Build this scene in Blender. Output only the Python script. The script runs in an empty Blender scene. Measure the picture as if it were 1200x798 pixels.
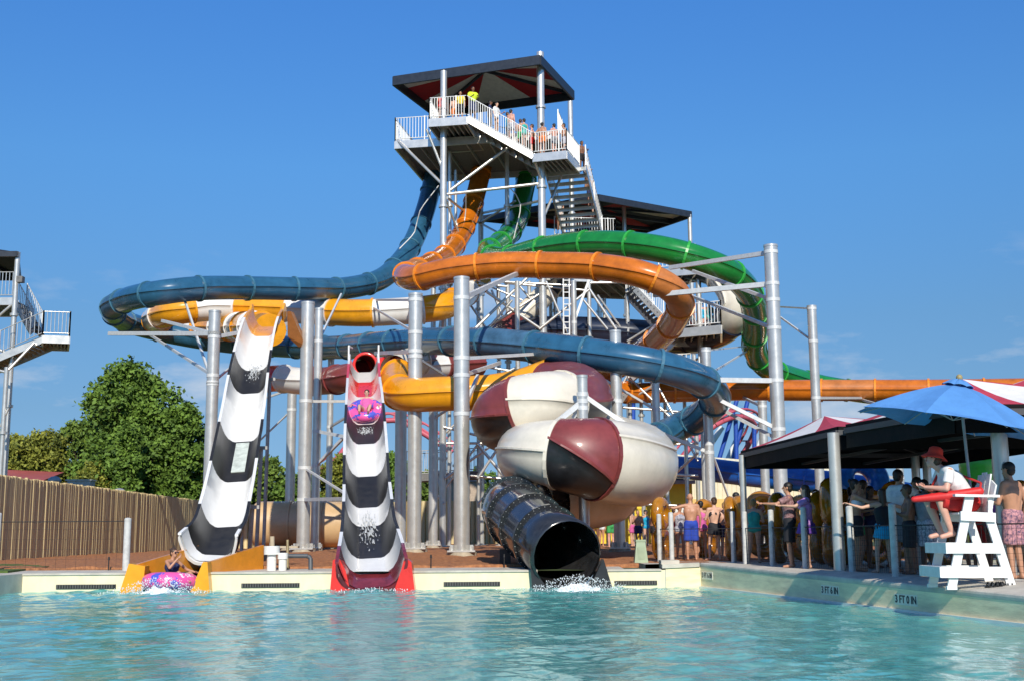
import bpy, bmesh, math, random
import numpy as np
from mathutils import Vector, Matrix, noise
R = math.radians
rnd = random.Random(7)
scene = bpy.context.scene
COL = scene.collection

# ---------------------------------------------------------------- camera
F = 1400.0
PITCH = math.atan(226.5 / F)
CAMZ = 1.24
CM = Matrix.Rotation(math.pi / 2 + PITCH, 3, 'X') @ Matrix.Rotation(R(-0.4), 3, 'Z')
cam = bpy.data.objects.new('camera', bpy.data.cameras.new('camera'))
COL.objects.link(cam)
M4 = CM.to_4x4(); M4.translation = Vector((0, 0, CAMZ)); cam.matrix_world = M4
cam.data.sensor_width = 36; cam.data.lens = F / 1200 * 36
cam.data.clip_end = 5000; cam.data.clip_start = .1
scene.camera = cam

def ray(px, py): return CM @ Vector(((px - 600) / F, -(py - 399) / F, -1))
def P(px, py, d):
    r = ray(px, py); return Vector((0, 0, CAMZ)) + r * (d / r.y)
def Pz(px, py, z):
    r = ray(px, py); return Vector((0, 0, CAMZ)) + r * ((z - CAMZ) / r.z)
def V(*a): return Vector(a)

# ---------------------------------------------------------------- materials
MATS = {}
def mat(name, col, rough=.5, metal=0., var=.12, scale=6., bump=0., bscale=40., coat=0., trans=0., sheen=0., stretch=None, col2=None, alpha=1., spec=None, ior=None):
    if name in MATS: return MATS[name]
    m = bpy.data.materials.new(name); m.use_nodes = True
    nt = m.node_tree; b = nt.nodes['Principled BSDF']; N = nt.nodes; L = nt.links
    b.inputs['Roughness'].default_value = rough; b.inputs['Metallic'].default_value = metal
    b.inputs['Coat Weight'].default_value = coat; b.inputs['Coat Roughness'].default_value = .12
    b.inputs['Transmission Weight'].default_value = trans
    b.inputs['Alpha'].default_value = alpha
    if spec is not None: b.inputs['Specular IOR Level'].default_value = spec
    tc = N.new('ShaderNodeTexCoord'); mp = N.new('ShaderNodeMapping')
    L.new(tc.outputs['Object'], mp.inputs[0])
    if stretch: mp.inputs['Scale'].default_value = stretch
    nz = N.new('ShaderNodeTexNoise'); nz.inputs['Scale'].default_value = scale; nz.inputs['Detail'].default_value = 6
    nz.inputs['Roughness'].default_value = .65
    L.new(mp.outputs[0], nz.inputs['Vector'])
    rp = N.new('ShaderNodeValToRGB'); L.new(nz.outputs[0], rp.inputs[0])
    c = Vector(col[:3])
    c2 = Vector(col2) if col2 else c * (1 - var * 2.2)
    c1 = c if col2 else c * (1 + var * .6)
    rp.color_ramp.elements[0].position = .3; rp.color_ramp.elements[0].color = (*c2, 1)
    rp.color_ramp.elements[1].position = .68; rp.color_ramp.elements[1].color = (*[min(1, x) for x in c1], 1)
    L.new(rp.outputs[0], b.inputs['Base Color'])
    rr = N.new('ShaderNodeMapRange'); L.new(nz.outputs[0], rr.inputs[0])
    rr.inputs[3].default_value = max(.02, rough * .8); rr.inputs[4].default_value = min(1, rough * 1.25)
    L.new(rr.outputs[0], b.inputs['Roughness'])
    if bump:
        n2 = N.new('ShaderNodeTexNoise'); n2.inputs['Scale'].default_value = bscale; n2.inputs['Detail'].default_value = 4
        L.new(mp.outputs[0], n2.inputs['Vector'])
        bp = N.new('ShaderNodeBump'); bp.inputs['Strength'].default_value = bump; bp.inputs['Distance'].default_value = .03
        L.new(n2.outputs[0], bp.inputs['Height']); L.new(bp.outputs[0], b.inputs['Normal'])
    MATS[name] = m; return m

galv = mat('galvanised_steel', (.70, .685, .645), .3, .6, .08, 2.5, .05, 60)
galv2 = mat('dull_galvanised_steel', (.42, .42, .42), .5, .3, .15, 5)
palesteel = mat('pale_bracket_steel', (.68, .70, .70), .4, .15, .08, 6)
steelwhite = mat('white_painted_steel', (.78, .79, .78), .4, 0, .05, 8)
deckmetal = mat('deck_grating', (.20, .20, .20), .7, .3, .2, 10)
blueP = mat('blue_fibreglass', (.026, .115, .215), .28, 0, .16, 1.6, .03, 20, coat=.6)
orangeP = mat('orange_fibreglass', (.60, .16, .008), .25, 0, .16, 1.6, .03, 20, coat=.6)
greenP = mat('green_fibreglass', (.012, .22, .035), .25, 0, .14, 1.6, .03, 20, coat=.6)
yelP = mat('yellow_fibreglass', (.85, .36, .012), .28, 0, .10, 2, .03, 20, coat=.5)
whiteP = mat('white_gelcoat', (.80, .79, .76), .25, 0, .04, 2, .02, 20, coat=.5)
creamP = mat('cream_fibreglass', (.78, .72, .60), .33, 0, .08, 1.2, .05, 30, coat=.3)
maroonP = mat('maroon_fibreglass', (.23, .045, .042), .42, 0, .14, 2, .08, 40, coat=.3)
blackP = mat('black_fibreglass', (.018, .018, .02), .35, 0, .2, 3, .08, 40, coat=.15)
blackS = mat('black_gelcoat', (.030, .028, .026), .38, 0, .25, 3, .05, 30, coat=.0, spec=.35)
redP = mat('red_fibreglass', (.75, .03, .02), .28, 0, .08, 3, .02, 20, coat=.5)
darkredP = mat('wet_dark_red_fibreglass', (.22, .03, .04), .2, 0, .2, 5, .05, 20, coat=.6)
tanP = mat('tan_tank_paint', (.62, .42, .22), .4, 0, .1, 1.2, .02, 20, coat=.2)
navyP = mat('navy_fibreglass', (.012, .02, .045), .3, 0, .2, 2, coat=.5)
flumeP = mat('flume_blue_fibreglass', (.01, .11, .48), .3, 0, .12, 2, coat=.5)
concrete = mat('footing_concrete', (.48, .43, .33), .85, 0, .18, 6, .3, 60)
whitewood = mat('white_painted_wood', (.80, .80, .78), .45, 0, .06, 7, .05, 50)

# ---------------------------------------------------------------- mesh builder
ORG = {}
class MB:
    def __init__(s): s.v = []; s.f = []; s.m = []; s.sm = []
    def add(s, vs, fs, mi=0, smooth=False):
        o = len(s.v); s.v += [Vector(a) for a in vs]
        s.f += [[o + i for i in f] for f in fs]; s.m += [mi] * len(fs); s.sm += [smooth] * len(fs)
    def box(s, c, size, rot=None, mi=0):
        c = Vector(c); h = Vector(size) / 2
        vs = [Vector((x * h.x, y * h.y, z * h.z)) for x in (-1, 1) for y in (-1, 1) for z in (-1, 1)]
        if rot is not None: vs = [rot @ a for a in vs]
        s.add([c + a for a in vs], [(0, 1, 3, 2), (4, 6, 7, 5), (0, 4, 5, 1), (2, 3, 7, 6), (0, 2, 6, 4), (1, 5, 7, 3)], mi)
    def bar(s, a, b, w, h=None, mi=0, up=Vector((0, 0, 1))):
        a = Vector(a); b = Vector(b); h = h or w; t = b - a; Ln = t.length
        if Ln < 1e-5: return
        t /= Ln; x = t.cross(up)
        if x.length < 1e-3: x = t.cross(Vector((0, 1, 0)))
        x.normalize(); z = x.cross(t)
        s.box((a + b) / 2, (w, Ln, h), Matrix((x, t, z)).transposed(), mi)
    def tube(s, a, b, r, r2=None, n=10, mi=0, caps=True):
        a = Vector(a); b = Vector(b); r2 = r if r2 is None else r2; t = (b - a)
        if t.length < 1e-5: return
        t.normalize(); x = t.cross(Vector((0, 0, 1)))
        if x.length < 1e-3: x = Vector((1, 0, 0))
        x.normalize(); y = t.cross(x); vs = []
        for c, rr in ((a, r), (b, r2)):
            for i in range(n):
                q = 2 * math.pi * i / n; vs.append(c + (x * math.cos(q) + y * math.sin(q)) * rr)
        s.add(vs, [(i, (i + 1) % n, n + (i + 1) % n, n + i) for i in range(n)], mi, True)
        if caps: s.add(vs, [tuple(range(n))[::-1], tuple(range(n, 2 * n))], mi)
    def cone(s, a, b, r, r2, n=12, mi=0): s.tube(a, b, r, r2, n, mi)
    def ball(s, c, rx, ry=None, rz=None, n=12, mi=0, rot=None, z0=-1, z1=1):
        ry = ry or rx; rz = rz or rx; c = Vector(c); vs = []; k = max(6, n // 2 + 1)
        a0 = math.asin(z0); a1 = math.asin(z1)
        for j in range(k):
            p = a0 + (a1 - a0) * j / (k - 1)
            for i in range(n):
                q = 2 * math.pi * i / n
                w = Vector((rx * math.cos(p) * math.cos(q), ry * math.cos(p) * math.sin(q), rz * math.sin(p)))
                if rot is not None: w = rot @ w
                vs.append(c + w)
        fs = [(j * n + i, j * n + (i + 1) % n, (j + 1) * n + (i + 1) % n, (j + 1) * n + i) for j in range(k - 1) for i in range(n)]
        s.add(vs, fs, mi, True)
    def capsule(s, a, b, r, r2=None, n=12, mi=0):
        a = Vector(a); b = Vector(b); r2 = r if r2 is None else r2
        t = b - a; Ln = t.length; t = t / Ln if Ln > 1e-5 else Vector((0, 0, 1))
        x = t.cross(Vector((0, 0, 1)))
        if x.length < 1e-3: x = Vector((1, 0, 0))
        x.normalize(); y = t.cross(x); rings = []
        for j in range(5):
            p = -math.pi / 2 + math.pi / 2 * j / 4 + .001; rings.append((a + t * r * math.sin(p), r * math.cos(p)))
        for j in range(5):
            p = math.pi / 2 * j / 4 - .001 * (j == 4); rings.append((b + t * r2 * math.sin(p), r2 * math.cos(p)))
        vs = []
        for c, rr in rings:
            for i in range(n):
                q = 2 * math.pi * i / n; vs.append(c + (x * math.cos(q) + y * math.sin(q)) * rr)
        K = len(rings)
        fs = [(j * n + i, j * n + (i + 1) % n, (j + 1) * n + (i + 1) % n, (j + 1) * n + i) for j in range(K - 1) for i in range(n)]
        fs += [tuple(range(n))[::-1], tuple(range((K - 1) * n, K * n))]
        s.add(vs, fs, mi, True)
    def slab(s, pts, th, mi=0, dirn=Vector((0, 0, -1))):
        n = len(pts); vs = [Vector(p) for p in pts] + [Vector(p) + dirn * th for p in pts]
        s.add(vs, [tuple(range(n)), tuple(range(n, 2 * n))[::-1]] + [(i, n + i, n + (i + 1) % n, (i + 1) % n) for i in range(n)], mi)
    def torus(s, c, Rr, r, rot=None, n=28, m=10, mi=0):
        c = Vector(c); vs = []
        for i in range(n):
            q = 2 * math.pi * i / n
            for j in range(m):
                p = 2 * math.pi * j / m
                w = Vector(((Rr + r * math.cos(p)) * math.cos(q), (Rr + r * math.cos(p)) * math.sin(q), r * math.sin(p)))
                if rot is not None: w = rot @ w
                vs.append(c + w)
        s.add(vs, [(i * m + j, ((i + 1) % n) * m + j, ((i + 1) % n) * m + (j + 1) % m, i * m + (j + 1) % m) for i in range(n) for j in range(m)], mi, True)
    def poly(s, pts, r, n=6, mi=0):
        for a, b in zip(pts[:-1], pts[1:]): s.tube(a, b, r, None, n, mi, False)
    def build(s, name, mats, parent=None, **kw):
        if not isinstance(mats, (list, tuple)): mats = [mats]
        o = ORG.get(parent.name, Vector((0, 0, 0))) if parent else None
        if o is None:
            if kw.get('org') is not None: o = Vector(kw['org'])
            else:
                if s.v:
                    xs = [a.x for a in s.v]; ys = [a.y for a in s.v]; zs = [a.z for a in s.v]
                    o = Vector(((min(xs) + max(xs)) / 2, (min(ys) + max(ys)) / 2, min(zs)))
                else: o = Vector((0, 0, 0))
        me = bpy.data.meshes.new(name)
        me.from_pydata([a - o for a in s.v], [], s.f)
        for m in mats: me.materials.append(m)
        me.polygons.foreach_set('material_index', s.m); me.polygons.foreach_set('use_smooth', s.sm)
        me.update()
        ob = bpy.data.objects.new(name, me); COL.objects.link(ob)
        if parent: ob.parent = parent
        else: ob.location = o
        ORG[ob.name] = o
        if kw.get('fix', True):
            bm = bmesh.new(); bm.from_mesh(me); bmesh.ops.recalc_face_normals(bm, faces=bm.faces); bm.to_mesh(me); bm.free()
        return ob
def tag(o, label=None, cat=None, group=None, kind=None):
    if label: o['label'] = label
    if cat: o['category'] = cat
    if group: o['group'] = group
    if kind: o['kind'] = kind
    return o
def empty(name, loc, label, cat, group=None):
    o = bpy.data.objects.new(name, None); COL.objects.link(o); o.location = loc; o.empty_display_size = .3
    ORG[o.name] = Vector(loc); return tag(o, label, cat, group)

def ground_z(x, y):
    t = min(1, max(0, (y - 29) / 14)); t = t * t * (3 - 2 * t)
    s = min(1, max(0, (x + 13) / 6))
    return .43 + .17 * t * s

# spline
def catmull(pts, step=.22):
    n = len(pts); out = []
    P4 = [pts[0] * 2 - pts[1]] + list(pts) + [pts[-1] * 2 - pts[-2]]
    for i in range(n - 1):
        p0, p1, p2, p3 = P4[i:i + 4]
        k = max(2, int((Vector(p2[:3]) - Vector(p1[:3])).length / step))
        for j in range(k):
            t = j / k
            out.append(.5 * ((2 * p1) + (-p0 + p2) * t + (2 * p0 - 5 * p1 + 4 * p2 - p3) * t * t + (-p0 + 3 * p1 - 3 * p2 + p3) * t ** 3))
    out.append(pts[-1]); return out

def slide_tube(name, ctrl, r, mats, label, cat='water slide', pattern=None, spacing=2.5, ridge=.04, group=None, bolts=False, seam_rot=0., flange_mat=None, fw=.05, close=False, relax=0, cuts_at=None, fk=1.10, sec_rot=None):
    """ctrl: (px,py,depth[,radius]).  pattern: list of (top material idx, bottom material idx) cycled per section"""
    pts = []
    for c in ctrl:
        p = c if isinstance(c, Vector) and len(c) == 4 else None
        if p is None:
            w = P(*c[:3]); rr = c[3] if len(c) > 3 else r
            p = Vector((w.x, w.y, w.z, rr))
        pts.append(p)
    s = catmull(pts)
    for _ in range(relax):
        s = [s[0]] + [(s[i - 1] + s[i] * 2 + s[i + 1]) / 4 for i in range(1, len(s) - 1)] + [s[-1]]
    pos = [Vector(a[:3]) for a in s]; rad = [a[3] for a in s]
    N_ = len(pos); fr = []; prev = None
    for i in range(N_):
        t = (pos[min(i + 1, N_ - 1)] - pos[max(i - 1, 0)]).normalized()
        x = t.cross(Vector((0, 0, 1)))
        if x.length < .25 and prev is not None: x = prev - t * prev.dot(t)
        x.normalize()
        if prev is not None:
            if x.dot(prev) < 0: x = -x
            x = (x * .5 + (prev - t * prev.dot(t)).normalized() * .5).normalized()
        prev = x; fr.append((t, x, x.cross(t)))
    arc = [0.]
    for i in range(1, N_): arc.append(arc[-1] + (pos[i] - pos[i - 1]).length)
    root = empty(name, (pos[0].x, pos[0].y, 0), label, cat, group)
    nsec = max(1, round(arc[-1] / spacing)); n = 24
    cuts = []
    for k in range(nsec + 1):
        target = arc[-1] * k / nsec
        cuts.append(min(range(N_), key=lambda i: abs(arc[i] - target)))
    if cuts_at:
        cuts = []
        for u in cuts_at:
            k = min(int(u), len(pts) - 2); q = pts[k].lerp(pts[k + 1], u - k)
            lo = cuts[-1] + 1 if cuts else 0
            cuts.append(min(range(lo, N_), key=lambda i: (pos[i] - Vector(q[:3])).length) if lo < N_ else N_ - 1)
        cuts[-1] = N_ - 1; nsec = len(cuts) - 1
    prof = []
    for i in range(n):
        if i in (0, n // 2):
            for dq, ex in ((-3.0, 0), (-1.6, ridge), (1.6, ridge), (3.0, 0)): prof.append((2 * math.pi * i / n + R(dq), ex, i))
        else: prof.append((2 * math.pi * i / n, 0, i))
    prof = [(math.cos(q), math.sin(q), ex, math.sin(q) > 0) for q, ex, i in prof]; np_ = len(prof)
    for k in range(nsec):
        a, b = cuts[k], cuts[k + 1]
        if b <= a: continue
        pm = pattern[k % len(pattern)] if pattern else (0, 0)
        mb = MB(); vs = []; fs = []; ms = []
        idx = list(range(a, b + 1))
        for i in idx:
            t, x, z = fr[i]
            tw = 0
            if sec_rot:
                r0_, r1_ = sec_rot[k % len(sec_rot)]; tw = R(r0_ + (r1_ - r0_) * (i - a) / max(1, b - a))
            cw, sw_ = math.cos(tw), math.sin(tw)
            for (cx, cz, ex, tp_) in prof:
                rr = rad[i] + ex; cx, cz = cx * cw - cz * sw_, cx * sw_ + cz * cw
                vs.append(pos[i] + x * cx * rr + z * cz * rr)
        for j in range(len(idx) - 1):
            for q in range(np_):
                q1 = (q + 1) % np_
                f = (j * np_ + q, j * np_ + q1, (j + 1) * np_ + q1, (j + 1) * np_ + q)
                top = prof[q][3] or prof[q1][3]
                mb.f.append(list(f)); mb.m.append(pm[0] if top else pm[1]); mb.sm.append(prof[q][2] == prof[q1][2] == 0)
        mb.v = vs
        o = mb.build('tube_section', mats, root, fix=False)
        # seam stays crisp
        if k > 0 or True:
            fb = MB(); i = a; t, x, z = fr[i]
            rings = [(-fw, 1.0), (-fw, fk), (fw, fk), (fw, 1.0)]
            vv = []
            for (dt, kk) in rings:
                for q in range(n):
                    an = 2 * math.pi * q / n
                    vv.append(pos[i] + t * dt + (x * math.cos(an) + z * math.sin(an)) * rad[i] * kk)
            ff = [(g * n + q, g * n + (q + 1) % n, ((g + 1) % 4) * n + (q + 1) % n, ((g + 1) % 4) * n + q) for g in range(4) for q in range(n)]
            fb.add(vv, ff, 0, False)
            if bolts:
                for q in range(36):
                    an = 2 * math.pi * q / 36
                    c = pos[i] + (x * math.cos(an) + z * math.sin(an)) * rad[i] * 1.045
                    for sg in (-1, 1): fb.tube(c + t * sg * fw, c + t * sg * (fw + .014), .011, None, 5, 1)
            fm = flange_mat or mats[pm[0]]
            fb.build('flange', [fm, galv], root, fix=False)
    return root, pos, rad, fr

def column(name, top, bot_px, d, dia, label, arms=(), base=True, group='steel support columns', zb=None, m=None):
    """top: (px,py) ; foot found under bot_px on the ground at depth d"""
    a = P(top[0], top[1], d); x = a.x if bot_px is None else a.x
    zg = ground_z(x, d) if zb is None else zb
    root = empty(name, (x, d, zg), label, 'support column', group)
    mb = MB(); mb.tube((x, d, zg), a, dia / 2, dia / 2, 20); mb.build('shaft', m or galv, root)
    cp = MB(); cp.tube(a + V(0, 0, -.06), a + V(0, 0, .015), dia / 2 + .012, None, 20); cp.build('cap_ring', m or galv, root)
    if base:
        fb = MB(); fb.tube((x, d, zg - .3), (x, d, zg + .16), dia * .95, dia * .95, 12); fb.build('footing', concrete, root)
        bp = MB(); bp.box((x, d, zg + .19), (dia * 1.7, dia * 1.7, .05))
        for sx in (-1, 1):
            for sy in (-1, 1):
                bp.tube((x + sx * dia * .7, d + sy * dia * .7, zg + .18), (x + sx * dia * .7, d + sy * dia * .7, zg + .33), .025, None, 6)
        for k in range(8):
            q = k * math.pi / 4; dd = V(math.cos(q), math.sin(q), 0)
            bp.bar(V(x, d, zg + .28) + dd * dia * .5, V(x, d, zg + .28) + dd * dia * .72, .02, .2)
        bp.build('base_plate', m or galv, root)
    for (z1px, b, th) in arms:
        # b: (px,py,depth) end ; z1px: row on the column
        st = P(top[0], z1px, d); st.x = x
        ab = MB(); ab.bar(st, P(*b), th, th * 1.2)
        ab.tube(st - V(0, 0, .06), st + V(0, 0, .06), dia * .53, None, 16); ab.build('arm', m or palesteel, root)
    return root, Vector((x, d, zg)), a
# ---------------------------------------------------------------- light and sky
EL = R(33); AZ = R(180 - 5)      # azimuth clockwise from +Y
sd = Vector((math.sin(AZ) * math.cos(EL), math.cos(AZ) * math.cos(EL), math.sin(EL)))
sun = bpy.data.objects.new('sun', bpy.data.lights.new('sun', 'SUN')); COL.objects.link(sun)
sun.data.energy = 4.9; sun.data.angle = R(.5); sun.data.color = (1, .93, .80)
sun.rotation_euler = sd.to_track_quat('Z', 'Y').to_euler()
w = bpy.data.worlds.new('World'); scene.world = w; w.use_nodes = True
nt = w.node_tree; N = nt.nodes; L = nt.links; bg = N['Background']
sky = N.new('ShaderNodeTexSky'); sky.sky_type = 'NISHITA'; sky.sun_disc = False
sky.sun_elevation = EL; sky.sun_rotation = AZ; sky.altitude = 100; sky.air_density = 1.0; sky.dust_density = .1; sky.ozone_density = 2.2
tint = N.new('ShaderNodeMixRGB'); tint.blend_type = 'MULTIPLY'; tint.inputs[0].default_value = 1; 
tcz = N.new('ShaderNodeTexCoord'); sz = N.new('ShaderNodeSeparateXYZ'); L.new(tcz.outputs['Generated'], sz.inputs[0])
dr = N.new('ShaderNodeValToRGB'); L.new(sz.outputs[2], dr.inputs[0]); L.new(dr.outputs[0], tint.inputs[2])
dr.color_ramp.elements[0].position = 0; dr.color_ramp.elements[0].color = (.16, .27, .56, 1)
dr.color_ramp.elements[1].position = .8; dr.color_ramp.elements[1].color = (.55, .85, 1.15, 1)
for pz_, cz_ in ((.10, (.245, .355, .50)), (.171, (.29, .45, .59)), (.297, (.345, .655, .90)), (.418, (.33, .71, 1.11))):
    e_ = dr.color_ramp.elements.new(pz_); e_.color = (*cz_, 1)
L.new(sky.outputs[0], tint.inputs[1])
tc = N.new('ShaderNodeTexCoord'); mp = N.new('ShaderNodeMapping'); mp.inputs['Scale'].default_value = (1, 1, 3.2)
mp.inputs['Location'].default_value = (.37, 0, .22)
L.new(tc.outputs['Generated'], mp.inputs[0])
cn = N.new('ShaderNodeTexNoise'); cn.inputs['Scale'].default_value = 5.5; cn.inputs['Detail'].default_value = 9; cn.inputs['Roughness'].default_value = .58
L.new(mp.outputs[0], cn.inputs[0])
cr = N.new('ShaderNodeMapRange'); cr.inputs[1].default_value = .55; cr.inputs[2].default_value = .72; cr.inputs[4].default_value = .8
L.new(cn.outputs[0], cr.inputs[0])
sx = N.new('ShaderNodeSeparateXYZ'); L.new(tc.outputs['Generated'], sx.inputs[0])
fz = N.new('ShaderNodeMapRange'); fz.inputs[1].default_value = .25; fz.inputs[2].default_value = .13; L.new(sx.outputs[2], fz.inputs[0])
mu = N.new('ShaderNodeMath'); mu.operation = 'MULTIPLY'; L.new(cr.outputs[0], mu.inputs[0]); L.new(fz.outputs[0], mu.inputs[1])
cm = N.new('ShaderNodeMixRGB'); cm.inputs[2].default_value = (4.2, 4.6, 5.2, 1); L.new(mu.outputs[0], cm.inputs[0]); L.new(tint.outputs[0], cm.inputs[1])
L.new(cm.outputs[0], bg.inputs[0]); bg.inputs[1].default_value = .15
vs_ = scene.view_settings; vs_.view_transform = 'Standard'; vs_.look = 'None'; vs_.gamma = 1; vs_.exposure = 0.0
scene.render.engine = 'CYCLES'; scene.cycles.max_bounces = 7; scene.cycles.caustics_reflective = False; scene.cycles.caustics_refractive = False

# ---------------------------------------------------------------- ground
grassM = mat('grass_ground', (.07, .11, .03), .95, 0, .3, .4, .6, 8)
mulchM = mat('wood_mulch', (.50, .215, .085), .95, 0, .2, 9, 1.0, 26, col2=(.21, .075, .03))
concM = mat('pool_deck_concrete', (.58, .53, .45), .8, 0, .13, 2.2, .25, 60)
wallY = mat('pale_yellow_pool_paint', (.80, .73, .50), .6, 0, .06, 4, .1, 30, stretch=(1, 1, .5))
wallT = mat('stained_cream_pool_paint', (.97, .78, .50), .65, 0, .14, 3, .15, 30, stretch=(.5, .5, 3))
black = mat('black_plastic', (.015, .015, .017), .5, 0, .2, 5)
tileW = mat('white_depth_tile', (.82, .76, .64), .3, 0, .04, 5)
PXL, PYF = -11.3, 28.0
gaps = [PXL, P(165, 690, 28).x, P(243, 690, 28).x, P(396, 690, 28).x, P(476, 690, 28).x, P(630, 690, 28).x, P(712, 690, 28).x, 3.49]
E = [V(4.3, 28, .56), V(6.8, 15.8, .40), V(9.9, .7, .36), V(14, -19, .36)]      # right pool edge
xs = [-3000, -600, -150, -60, -30, -18, -13, PXL - .55] + [4.9] + [16, 30, 60, 150, 600, 3000]
ys = [-600, -100, -26] + [0, 14, 28.3] + [30, 34, 38, 42, 46, 60, 80, 120, 300, 1000, 4000]
mb = MB(); vi = {}
for i, x in enumerate(xs):
    for j, y in enumerate(ys):
        vi[i, j] = len(mb.v); mb.v.append(V(x, y, ground_z(x, y) - .03))
for i in range(len(xs) - 1):
    for j in range(len(ys) - 1):
        if xs[i] >= PXL - .6 and xs[i + 1] <= 16 and ys[j] >= -26 and ys[j + 1] <= 28.4: continue
        mb.f.append([vi[i, j], vi[i + 1, j], vi[i + 1, j + 1], vi[i, j + 1]]); mb.m.append(0); mb.sm.append(True)
tag(mb.build('ground', grassM, fix=False), kind='structure')
# mulch bed with its own lumps
mb = MB(); nx, ny = 150, 150; X0, X1, Y0, Y1 = -19.3, 14, 30.0, 76
for j in range(ny + 1):
    y = Y0 + (Y1 - Y0) * (j / ny) ** 1.7
    for i in range(nx + 1):
        x = X0 + (X1 - X0) * i / nx
        h = ground_z(x, y) + .02 + .05 * noise.noise(V(x * .9, y * .9, 0)) + .035 * noise.noise(V(x * 3, y * 3, 4)) + .04
        if i in (0, nx) or j in (0, ny): h = ground_z(x, y) - .05
        mb.v.append(V(x, y, h))
for j in range(ny):
    for i in range(nx):
        a = j * (nx + 1) + i; mb.f.append([a, a + 1, a + nx + 2, a + nx + 1]); mb.m.append(0); mb.sm.append(True)
tag(mb.build('mulch_bed', mulchM, fix=False), kind='structure')
# grass strip at left front
mb = MB(); mb.slab([V(-20, 28.6, .47), V(-11.9, 28.6, .47), V(-12.4, 33.5, .5), V(-20, 38, .5)], .05)
tag(mb.build('lawn', mat('bright_lawn', (.10, .17, .03), .9, 0, .3, 12, .8, 60)), kind='structure')
# deck behind the far wall, at left and at right
mb = MB()
gaps[0] = PXL - 6; gaps[-1] = 2.6
for a_, b_ in zip(gaps[::2], gaps[1::2]): mb.slab([V(a_, 28.2, .415), V(b_, 28.2, .415), V(b_, 30.4, .44), V(a_, 30.4, .44)], .1)
mb.slab([V(PXL - 6, -25, .43), V(PXL - .2, -25, .43), V(PXL - .2, 28.195, .415), V(PXL - 6, 28.195, .415)], .1)
tag(mb.build('walkway', concM), kind='structure')
mb = MB()
I_ = [e + V(1.0, .1, 0) for e in E]; I_[0] = V(5.0, 28.9, .51); I_[1] = V(7.8, 16, .50); I_[2] = V(10.9, .8, .5); I_[3] = V(15, -19, .5)
O_ = [V(60, 28.9, .5), V(60, 16, .5), V(60, .8, .5), V(60, -19, .5)]
for k in range(3):
    a, b = E[k] + V(.06, 0, 0), E[k + 1] + V(.06, 0, 0)
    mb.add([a, I_[k], I_[k + 1], b], [(0, 1, 2, 3)]); mb.add([I_[k], O_[k], O_[k + 1], I_[k + 1]], [(0, 1, 2, 3)])
mb.add([V(4.36, 28.0, .56), V(3.1, 28.6, .52), V(3.1, 28.9, .51), I_[0]], [(0, 1, 2, 3)])
mb.add([V(3.1, 28.9, .51), V(60, 28.9, .5), V(60, 40, .5), V(3.1, 40, .5)], [(0, 1, 2, 3)])
mb.add([V(3.1, 28.6, .52), V(3.1, 40, .5), V(3.1, 40, .2), V(3.1, 28.6, .2)], [(0, 1, 2, 3)])
mb.add([V(3.1, 40, .5), V(60, 40, .5), V(60, 40, .2), V(3.1, 40, .2)], [(0, 1, 2, 3)])
tag(mb.build('pool_deck', concM), kind='structure')

# ---------------------------------------------------------------- pool
rt = empty('pool_wall', (0, PYF, 0), 'pale yellow far pool wall with dark overflow slots where the slides end', 'pool wall')
mb = MB()
gaps[0] = PXL; gaps[-1] = 3.49
for a_, b_ in zip(gaps[::2], gaps[1::2]):
    mb = MB(); mb.slab([V(a_, PYF, .405), V(b_, PYF, .405), V(b_, PYF + .3, .405), V(a_, PYF + .3, .405)], 1.7); mb.build('wall_face', wallY, rt)
    mb = MB(); mb.slab([V(a_, PYF - .03, .425), V(min(b_, 3.4), PYF - .03, .425), V(min(b_, 3.4), PYF + .22, .43), V(a_, PYF + .22, .43)], .045); mb.build('coping', concM, rt)
for (a, b) in ((66, 136), (283, 351), (520, 586), (720, 770)):
    xa, xb = P(a, 686, PYF).x, P(b, 686, PYF).x
    mb = MB(); mb.box(((xa + xb) / 2, PYF - .004, .115), (xb - xa, .03, .10))
    k = int((xb - xa) / .06)
    for i in range(k): mb.box((xa + .03 + i * .06, PYF - .022, .115), (.018, .02, .09), mi=1)
    mb.build('overflow_slot', [black, mat('grey_grate', (.12, .12, .11), .6)], rt)
rt = empty('pool_wall', (4, 20, 0), 'cream pool wall along the right deck with painted depth tiles', 'pool wall')
mb = MB(); cp = MB(); st = MB()
for k in range(3):
    a, b = E[k], E[k + 1]; dn = V(0, 0, 1)
    mb.add([a - dn * .10, b - dn * .10, V(b.x, b.y, -1.4), V(a.x, a.y, -1.4)], [(0, 1, 2, 3)])
    prof = [(-.0, -.10), (-.008, -.085), (-.012, -.05), (-.006, -.02), (.014, -.004), (.06, .0), (.4, .006)]
    for (p0, p1) in zip(prof[:-1], prof[1:]):
        cp.add([a + V(p0[0], 0, p0[1]), b + V(p0[0], 0, p0[1]), b + V(p1[0], 0, p1[1]), a + V(p1[0], 0, p1[1])], [(0, 1, 2, 3)], 0, True)
    st.slab([V(a.x, a.y, .035), V(b.x, b.y, .035), V(b.x - .05, b.y, .035), V(a.x - .05, a.y, .035)], .2)
mb.add([V(3.5, 28, .46), V(4.3, 28, .46), V(4.3, 28, -1.4), V(3.5, 28, -1.4)], [(0, 1, 2, 3)])
mb.build('wall_face', wallT, rt, fix=False); 
cp.slab([V(3.42, 27.96, .53), V(4.28, 27.96, .56), V(4.32, 28.35, .565), V(3.42, 28.6, .53)], .09)
cp.box((3.62, 28.3, .575), (.42, .5, .09))
cp.build('coping', concM, rt, fix=False); st.build('waterline_ledge', whiteP, rt)
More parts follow.
